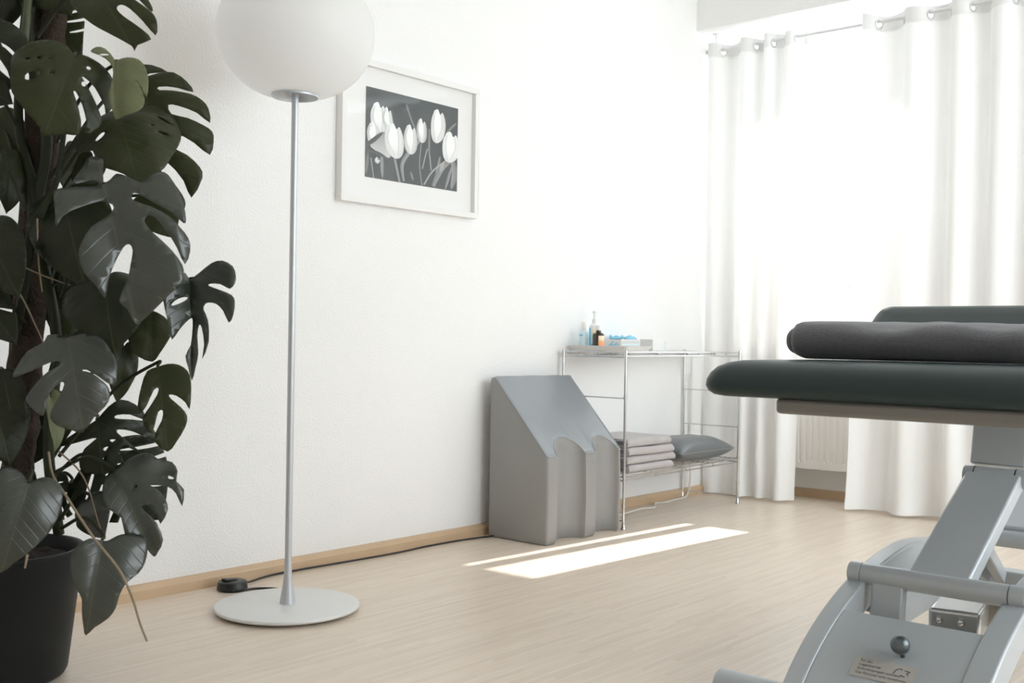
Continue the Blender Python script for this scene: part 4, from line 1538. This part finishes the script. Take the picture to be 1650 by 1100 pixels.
def leaf(base, tip, wr, mat_key, style='heart', roll=0, bend=50, fold=0.25, curl=0.5, attach=None, seed=0, lob=True, pr=0.0032, shape=None):
    """one leaf blade from its stalk joint to its tip, both real points (photo pixel, distance)"""
    B, T = at(*base), at(*tip)
    L = (T - B).length
    m = (T - B).normalized()
    n0 = CAM_LOC - (B + T) / 2
    n0 = (n0 - m * n0.dot(m)).normalized()
    n_ = Matrix.Rotation(R(roll), 3, m) @ n0
    s_ = n_.cross(m)                              # to the right when the leaf hangs tip down, seen from above its blade
    s_.normalize()
    half = HALF if lob else HEART
    prof = smooth2(half, 4)
    sc = wr / 1.0
    outline = [(u, v) for u, v in prof] + [(u, -v) for u, v in prof[::-1][1:-1]]
    cuts = STYLES[style]
    sq = 1 - 0.12 * fold
    if shape:                                     # an outline drawn for this leaf: (along, across) in leaf lengths
        outline, cuts = shape
        sc = sq = 1.0
    vs, edges = [], []
    for poly in [outline] + cuts:
        k0 = len(vs)
        vs += [Vector(p) for p in poly]
        edges += [(k0 + i, k0 + (i + 1) % len(poly)) for i in range(len(poly))]
    rnd = random.Random(seed + int(base[0] * 7 + base[1]))
    st = 0.055
    for i in range(-8, 22):
        for j in range(-16, 17):
            p = (i * st + 0.01, j * st)
            if inside(p, outline):
                vs.append(Vector(p))
    V, _, F, _, _, _ = geometry.delaunay_2d_cdt(vs, edges, [], 0, 1e-5)
    # bend: the midrib is an arc whose chord runs from base to tip
    th = R(bend) if abs(bend) > 1 else R(1)
    off = rnd.random() * 40

    def mid(u):
        a = th * u
        return math.sin(a) / th, -(1 - math.cos(a)) / th
    cx, cz = mid(1.0)
    cl = math.hypot(cx, cz)
    ca = math.atan2(cz, cx)

    def place(u, v):
        x, z = mid(u)
        a = -th * u
        w = abs(v) * sc
        up = fold * w - curl * w * w * 1.6 + 0.034 * noise.noise(Vector((u * 3.2 + off, v * 3.5, seed))) * min(1, w * 6 + 0.2)
        up += 0.03 * w * math.sin(u * 16 + abs(v) * 3)
        x += -math.sin(a) * up
        z += math.cos(a) * up
        xr = (x * math.cos(-ca) - z * math.sin(-ca)) / cl
        zr = (x * math.sin(-ca) + z * math.cos(-ca)) / cl
        vv = v * sc * sq
        return B + m * (xr * L) + s_ * (vv * L) + n_ * (zr * L)
    bm = BM()
    uvl = bm.loops.layers.uv.new('leaf')
    bv = [bm.verts.new(place(p.x, p.y)) for p in V]
    for f in F:
        c = sum((V[i] for i in f), Vector((0, 0))) / len(f)
        c = (c.x, c.y)
        if not inside(c, outline) or any(inside(c, q) for q in cuts):
            continue
        try:
            fc = bm.faces.new([bv[i] for i in f])
        except ValueError:
            continue
        for lp, i in zip(fc.loops, f):
            lp[uvl].uv = (V[i].x, V[i].y + 0.5)
    bmesh.ops.delete(bm, geom=[v for v in bm.verts if not v.link_faces], context='VERTS')
    org = ORG[PL.name]
    o = obj('leaf', bm, M[mat_key], PL, smooth=80)
    so_ = o.modifiers.new('solidify', 'SOLIDIFY')
    so_.thickness = 0.0009
    # raised midrib and stalk, as pieces of the leaf
    bm = BM()
    us = []
    for q in range(0, 27):
        if q > 1 and (not inside((q / 28, 0.004), outline) or not inside((q / 28, -0.004), outline)):
            break
        us.append(q / 28)
    if len(us) < 3:
        us = [0.0, 0.03, 0.06]
    P = [place(u, 0.0) - n_ * 0.0012 for u in us]
    tube(bm, P, [0.0019 * (1 - 0.8 * k / len(P)) for k in range(len(P))], 6)
    obj('midrib', bm, M[mat_key if mat_key != 'leaf_light' else 'stem'], o, smooth=70)
    if attach is not None:
        A = at(*attach) if not isinstance(attach, Vector) else attach
        d0 = (place(0.08, 0) - B).normalized()
        k1 = B - n_ * 0.022 - d0 * 0.012
        k2 = A.lerp(k1, 0.55) + Vector((0, 0, 0.03))
        bm = BM()
        Q = spline([A, k2, k1, B + n_ * 0.0005], 8)
        tube(bm, Q, [pr * (1.35 - 0.35 * i / (len(Q) - 1)) for i in range(len(Q))], 8)
        obj('petiole', bm, M['stem_dark'], o, smooth=70)
    return o


G, DK, GL, LT = 'leaf', 'leaf_dark', 'leaf_gloss', 'leaf_light'
# (joint, tip, width ratio, material, cuts, roll, bend, fold, curl, where the stalk starts)
LEAVES = [
    ((66, 22, 2.52), (134, 92, 2.52), 1.15, G, 'split', 10, 40, .1, .5, (46, 110, 2.44)),
    ((105, 325, 2.40), (140, 470, 2.36), 0.85, DK, 'heart', 10, 40, .15, .4, (60, 380, 2.42)),
    ((168, 450, 2.36), (185, 571, 2.33), 1.12, DK, 'heart', 4, 60, .1, .5, (72, 470, 2.41)),
    ((198, 562, 2.44), (188, 650, 2.44), 0.60, G, 'heart', -20, 30, .2, .4, (110, 680, 2.42)),
    ((168, 742, 2.46), (262, 838, 2.45), 1.20, DK, 'split', -6, 40, .1, .4, (85, 770, 2.42)),
    ((-16, 640, 2.27), (16, 752, 2.25), 0.9, DK, 'heart', -8, 50, .2, .4, (30, 720, 2.41)),
    ((82, 640, 2.34), (88, 729, 2.33), 0.46, LT, 'heart', -40, 40, .4, .5, (75, 650, 2.40)),
    ((140, 806, 2.40), (170, 868, 2.38), 1.05, GL, 'heart', 30, 70, .2, .6, (95, 840, 2.42)),
    ((-40, 130, 2.30), (22, 168, 2.29), 0.9, DK, 'two', 0, 40, .1, .4, (25, 200, 2.43)),
    ((70, -55, 2.44), (116, 26, 2.42), 1.1, G, 'heart', 10, 40, .1, .4, (50, 20, 2.44)),
    ((-12, 195, 2.52), (25, 330, 2.52), 0.7, G, 'heart', 20, 30, .1, .4, (40, 320, 2.45)),
    ((-22, 370, 2.30), (32, 482, 2.28), 0.75, DK, 'heart', 4, 40, .2, .4, (50, 400, 2.42)),
    ((-30, 480, 2.34), (28, 556, 2.32), 0.72, DK, 'two', 0, 40, .2, .4, (40, 520, 2.42)),
    ((95, 420, 2.50), (70, 520, 2.50), 0.9, DK, 'heart', 20, 30, .2, .4, (75, 480, 2.46)),
    ((60, 640, 2.50), (30, 760, 2.50), 1.0, DK, 'two', 0, 30, .2, .4, (60, 700, 2.46)),
    ((120, 480, 2.52), (150, 600, 2.52), 0.8, G, 'heart', -10, 30, .2, .4, (80, 560, 2.46)),
    ((20, 380, 2.54), (40, 520, 2.54), 0.6, G, 'two', -10, 30, .2, .4, (50, 460, 2.46)),
    ((105, 238, 2.54), (120, 330, 2.53), 0.7, G, 'heart', -30, 30, .2, .4, (75, 330, 2.46)),
    ((110, 780, 2.46), (60, 850, 2.44), 0.9, DK, 'split', 0, 30, .2, .4, (80, 800, 2.44)),
    ((10, -30, 2.46), (-10, 60, 2.46), 0.8, DK, 'heart', 0, 30, .2, .4, (40, 20, 2.44)),
    ((150, 255, 2.46), (128, 330, 2.45), 0.7, G, 'heart', 30, 30, .2, .4, (75, 350, 2.43)),
    ((240, 318, 2.46), (282, 385, 2.46), 0.95, G, 'heart', 0, 30, .2, .4, (90, 380, 2.42)),
    ((12, 250, 2.40), (10, 345, 2.40), 0.7, G, 'heart', -30, 40, .2, .4, (45, 330, 2.43)),
]
for k, (b, t, wr, mk, sty, rl, bd, fo, cu_, att) in enumerate(LEAVES):
    leaf(b, t, wr, mk, sty, rl, bd, fo, cu_, att, seed=k)

def drawn(pts, base, tip, holes=(), k=1.0, dx=0.0, dy=0.0):
    """outline noted in a zoomed crop (scale k, corner dx, dy) -> leaf coordinates"""
    f = lambda p: Vector((p[0] / k + dx, p[1] / k + dy))
    B, T = f(base), f(tip)
    d = T - B
    L = d.length
    m, s_ = d / L, Vector((d.y, -d.x)) / L
    g = lambda q: ((q - B).dot(m) / L, (q - B).dot(s_) / L)
    P = spline([Vector((*f(p), 0)) for p in list(pts) + [pts[0]]], 2)[:-1]
    out = [g(Vector((p.x, p.y))) for p in P]
    cuts = []
    for x, y, a, b, r in holes:
        cuts.append([g(f((x + a * math.cos(t) * math.cos(R(r)) - b * math.sin(t) * math.sin(R(r)), y + a * math.cos(t) * math.sin(R(r)) + b * math.sin(t) * math.cos(R(r))))) for t in [2 * PI * q / 12 for q in range(12)]])
    return (out, cuts), (B.x, B.y), (T.x, T.y)


CA = dict(k=2.895)
CB = dict(k=2.895, dy=350)
CC = dict(k=2.75, dy=700)
C5 = dict(k=5.5)
C6 = dict(k=5.5, dy=560)
# (crop, joint, tip, outline, holes, distances of joint and tip, material, bend, fold, curl, stalk start)
DRAWN = [
    (CA, (430, -100), (627, 240), [(355, 0), (372, 45), (410, 95), (445, 125), (490, 155), (560, 190), (618, 220), (627, 240), (640, 215), (692, 190), (660, 155), (600, 115), (570, 90), (558, 70), (575, 60), (610, 75), (660, 120), (708, 172), (715, 130), (705, 95), (680, 70), (640, 45), (600, 20), (560, 0), (575, -8), (610, 0), (655, 45), (692, 78), (695, 60), (670, 15), (640, -30), (580, -90), (480, -130), (400, -110), (350, -50)], [], 2.38, 2.33, G, 45, .25, .4, (60, 60, 2.42)),
    (CA, (345, 262), (206, 636), [(345, 262), (320, 210), (280, 188), (230, 182), (170, 195), (110, 235), (85, 290), (80, 350), (75, 410), (80, 450), (110, 500), (150, 550), (190, 600), (206, 636), (240, 628), (300, 624), (352, 622), (362, 560), (345, 480), (332, 440), (342, 435), (368, 490), (385, 560), (380, 618), (420, 605), (455, 560), (448, 520), (425, 465), (392, 400), (372, 366), (386, 368), (430, 405), (470, 480), (475, 520), (515, 465), (525, 400), (520, 350), (480, 295), (430, 262), (385, 248)], [(148, 287, 16, 7, -10), (198, 282, 11, 8, 0), (242, 285, 12, 4, -5), (165, 370, 36, 17, -25), (247, 352, 13, 10, 0), (403, 318, 10, 9, 0), (378, 396, 10, 12, 0)], 2.29, 2.26, G, 45, .14, .4, (70, 210, 2.41)),
    (CA, (540, 285), (540, 560), [(540, 285), (500, 215), (465, 210), (442, 240), (455, 268), (500, 290), (528, 330), (528, 390), (512, 450), (515, 490), (532, 535), (540, 560), (570, 543), (615, 528), (645, 505), (652, 470), (632, 420), (610, 398), (640, 428), (660, 462), (668, 400), (660, 335), (632, 290), (585, 275)], [(495, 267, 22, 7, -25)], 2.31, 2.27, LT, 50, .5, .6, (90, 230, 2.41)),
    (CA, (640, 340), (850, 975), [(600, 340), (640, 300), (700, 290), (770, 325), (695, 338), (672, 362), (735, 335), (800, 328), (860, 370), (892, 422), (820, 412), (738, 414), (745, 432), (800, 430), (880, 435), (930, 460), (960, 500), (968, 568), (910, 530), (830, 505), (785, 502), (800, 545), (870, 560), (940, 585), (978, 608), (985, 650), (970, 720), (900, 672), (815, 638), (790, 690), (870, 730), (925, 780), (938, 830), (890, 922), (855, 848), (785, 770), (755, 805), (805, 850), (850, 910), (865, 950), (850, 975), (790, 920), (700, 850), (620, 760), (560, 600), (560, 430)], [], 2.49, 2.47, G, 25, .1, .25, (80, 290, 2.42)),
    (CA, (556, 545), (650, 888), [(600, 470), (660, 390), (700, 400), (750, 450), (785, 530), (803, 600), (798, 660), (770, 740), (748, 790), (700, 835), (660, 860), (650, 888), (635, 862), (590, 828), (530, 808), (485, 780), (462, 720), (400, 700), (370, 640), (400, 580), (450, 540), (520, 490)], [(730, 520, 30, 8, 18), (690, 580, 6, 5, 0), (735, 612, 24, 8, 18), (488, 652, 26, 9, -48)], 2.39, 2.34, G, 55, .12, .45, (80, 310, 2.41)),
    (dict(k=1.0), (167, 296), (219, 521), [(167, 296), (178, 291), (187, 284), (205, 295), (225, 305), (240, 292), (258, 281), (270, 294), (280, 312), (288, 338), (292, 365), (288, 371), (272, 358), (245, 340), (222, 325), (212, 325), (214, 336), (240, 347), (269, 365), (283, 378), (295, 391), (298, 409), (290, 431), (278, 407), (263, 385), (245, 364), (235, 363), (231, 371), (238, 383), (254, 397), (272, 413), (286, 432), (288, 447), (283, 464), (269, 474), (242, 502), (219, 521), (207, 499), (195, 488), (207, 454), (211, 433), (214, 414), (209, 405), (200, 409), (190, 429), (180, 457), (175, 485), (162, 467), (145, 450), (138, 426), (142, 409), (155, 381), (173, 362), (185, 345), (178, 335), (166, 333), (138, 349), (114, 366), (105, 383), (103, 363), (99, 332), (104, 321), (128, 312), (155, 305), (160, 294), (150, 291), (140, 296), (122, 305), (133, 262), (142, 226), (161, 238), (164, 273)], [], 2.25, 2.20, GL, 50, .42, .5, (62, 350, 2.41)),
    (CB, (885, 300), (895, 762), [(885, 295), (930, 270), (980, 245), (1030, 250), (1075, 290), (1088, 330), (1085, 360), (1060, 382), (1020, 355), (975, 342), (970, 350), (1020, 380), (1070, 410), (1082, 440), (1075, 490), (1055, 520), (1030, 470), (1000, 435), (965, 422), (950, 430), (946, 450), (965, 500), (968, 590), (940, 660), (948, 600), (938, 530), (926, 515), (918, 560), (922, 640), (910, 700), (895, 762), (880, 700), (868, 650), (890, 600), (898, 520), (895, 478), (870, 500), (840, 540), (810, 582), (800, 540), (780, 460), (770, 400), (790, 370), (830, 300), (865, 265)], [(842, 412, 45, 9, -38)], 2.34, 2.31, GL, 35, .95, .5, (110, 560, 2.40)),
    (CB, (700, 450), (710, 674), [(605, 570), (615, 610), (650, 650), (710, 674), (740, 640), (790, 560), (800, 520), (780, 480), (740, 450), (700, 440), (640, 500)], [], 2.44, 2.43, G, 25, .2, .3, (120, 540, 2.42)),
    (CB, (318, 560), (388, 1004), [(318, 562), (270, 545), (230, 550), (215, 590), (150, 620), (100, 690), (90, 735), (130, 735), (190, 720), (250, 690), (285, 685), (288, 705), (240, 740), (190, 790), (150, 840), (155, 870), (190, 910), (222, 928), (232, 880), (250, 830), (290, 785), (308, 792), (290, 840), (258, 900), (252, 940), (280, 970), (340, 990), (388, 1004), (430, 940), (480, 890), (500, 850), (495, 810), (470, 780), (420, 745), (382, 735), (400, 730), (450, 760), (520, 800), (530, 740), (525, 680), (500, 620), (460, 570), (400, 548), (350, 550)], [], 2.28, 2.24, GL, 55, .2, .45, (75, 620, 2.40)),
    (CB, (735, 695), (782, 1093), [(735, 697), (690, 720), (665, 790), (650, 880), (665, 910), (690, 880), (720, 810), (740, 800), (735, 830), (700, 890), (670, 940), (690, 990), (710, 1003), (725, 970), (740, 910), (760, 905), (755, 950), (730, 1000), (730, 1050), (782, 1093), (820, 1050), (860, 980), (868, 930), (840, 890), (795, 850), (788, 832), (820, 838), (860, 870), (878, 900), (885, 840), (885, 770), (870, 720), (830, 690), (780, 685)], [], 2.38, 2.36, G, 30, .2, .3, (95, 735, 2.40)),
    (dict(k=1.0), (156, 676), (166, 766), [(156, 676), (173, 654), (193, 642), (214, 647), (228, 661), (228, 674), (207, 667), (187, 668), (183, 673), (193, 675), (228, 676), (240, 684), (254, 714), (235, 707), (211, 695), (190, 692), (187, 697), (200, 709), (221, 728), (225, 735), (218, 730), (204, 722), (194, 722), (192, 731), (198, 746), (189, 747), (178, 758), (166, 766), (150, 763), (135, 758), (130, 744), (138, 722), (156, 706), (138, 709), (100, 718), (114, 702), (138, 688)], [(183, 711, 7, 2.6, 12), (171, 723, 5, 3, -20), (167, 740, 6, 2, -50)], 2.45, 2.44, DK, 20, .05, .2, (80, 745, 2.42)),
    (CC, (510, 165), (682, 541), [(510, 165), (480, 200), (472, 270), (490, 340), (550, 380), (565, 447), (620, 450), (650, 500), (682, 541), (697, 520), (717, 470), (690, 400), (640, 352), (630, 332), (660, 330), (693, 368), (706, 405), (737, 350), (725, 300), (690, 260), (664, 247), (730, 250), (770, 280), (795, 332), (803, 262), (772, 230), (775, 180), (748, 130), (690, 126), (670, 110), (620, 100), (570, 120), (530, 150)], [(606, 250, 8, 6, 0), (742, 211, 20, 7, 20)], 2.33, 2.29, GL, 50, .45, .5, (90, 760, 2.40)),
    (CC, (452, 467), (380, 891), [(452, 470), (400, 460), (350, 490), (320, 530), (318, 600), (340, 670), (365, 720), (365, 780), (372, 850), (380, 891), (420, 850), (480, 810), (510, 770), (525, 720), (555, 670), (610, 630), (640, 580), (652, 520), (640, 475), (600, 452), (540, 450), (500, 465), (475, 475)], [], 2.24, 2.20, GL, 50, .35, .5, (100, 850, 2.40)),
    (CC, (125, 215), (6, 611), [(125, 217), (100, 165), (50, 130), (0, 140), (-60, 180), (-110, 260), (-130, 380), (-100, 480), (-40, 580), (6, 611), (60, 570), (130, 520), (200, 460), (250, 380), (272, 300), (270, 240), (240, 200), (190, 190), (150, 205)], [], 2.22, 2.18, GL, 50, .2, .5, (60, 800, 2.40)),
    (C6, (20, 200), (150, 828), [(0, 185), (60, 190), (120, 210), (180, 290), (215, 380), (222, 520), (230, 600), (190, 700), (150, 828), (110, 760), (40, 640), (0, 580), (-60, 500), (-60, 250)], [], 2.30, 2.27, DK, 45, .2, .4, (40, 690, 2.41)),
    (C5, (-150, 200), (125, 742), [(-60, 100), (0, 165), (60, 180), (130, 230), (190, 300), (225, 380), (220, 420), (180, 500), (165, 530), (110, 470), (50, 420), (-10, 392), (-10, 412), (50, 450), (110, 510), (162, 560), (150, 640), (118, 705), (60, 620), (-10, 525), (-10, 610), (60, 680), (125, 742), (60, 830), (0, 885), (-120, 900), (-200, 500), (-160, 200)], [], 2.32, 2.30, DK, 40, .1, .4, (30, 160, 2.43)),
]
for k, (cr, b, t, pts, hl, db, dt, mk, bd, fo, cu_, att) in enumerate(DRAWN):
    shp, bp, tp = drawn(pts, b, t, hl, **cr)
    leaf((*bp, db), (*tp, dt), 1.0, mk, 'heart', 0, bd, fo, cu_, att, seed=60 + k, shape=shp)
# long aerial roots
tubepx('aerial_root', [(78, 728, 2.36), (85, 765, 2.33), (104, 795, 2.25), (148, 862, 2.17), (190, 915, 2.15), (212, 960, 2.15), (226, 1005, 2.15), (237, 1033, 2.15)], (0.0028, 0.0022), M['root'])
tubepx('aerial_root', [(95, 727, 2.40), (125, 755, 2.38), (142, 785, 2.37), (155, 830, 2.36), (165, 862, 2.35)], (0.002, 0.0014), M['root'])
tubepx('aerial_root', [(-5, 440, 2.36), (30, 470, 2.36), (72, 556, 2.36)], (0.002, 0.0016), M['root'])
tubepx('aerial_root', [(28, 425, 2.37), (70, 444, 2.37), (120, 462, 2.38)], (0.0018, 0.0014), M['root'])
tubepx('aerial_root', [(44, 893, 2.17), (42, 905, 2.17), (40, 915, 2.17)], (0.0028, 0.002), M['root'])
tubepx('aerial_root', [(60, 352, 2.36), (62, 420, 2.36), (68, 470, 2.37)], (0.002, 0.0016), M['root'])
# thick leaf stalks in front of the pole
for pts, r in (([(64, 345, 2.38), (92, 290, 2.36), (102, 220, 2.36), (112, 140, 2.34)], (0.007, 0.005)),
               ([(66, 350, 2.37), (100, 270, 2.36), (125, 222, 2.35)], (0.006, 0.004)),
               ([(-5, 225, 2.36), (20, 285, 2.36), (42, 340, 2.37)], (0.004, 0.006)),
               ([(97, 470, 2.40), (105, 420, 2.40), (118, 370, 2.40)], (0.008, 0.006)),
               ([(100, 480, 2.38), (112, 440, 2.38), (120, 400, 2.38)], (0.006, 0.005))):
    tubepx('petiole', pts, r, M['stem_dark'])
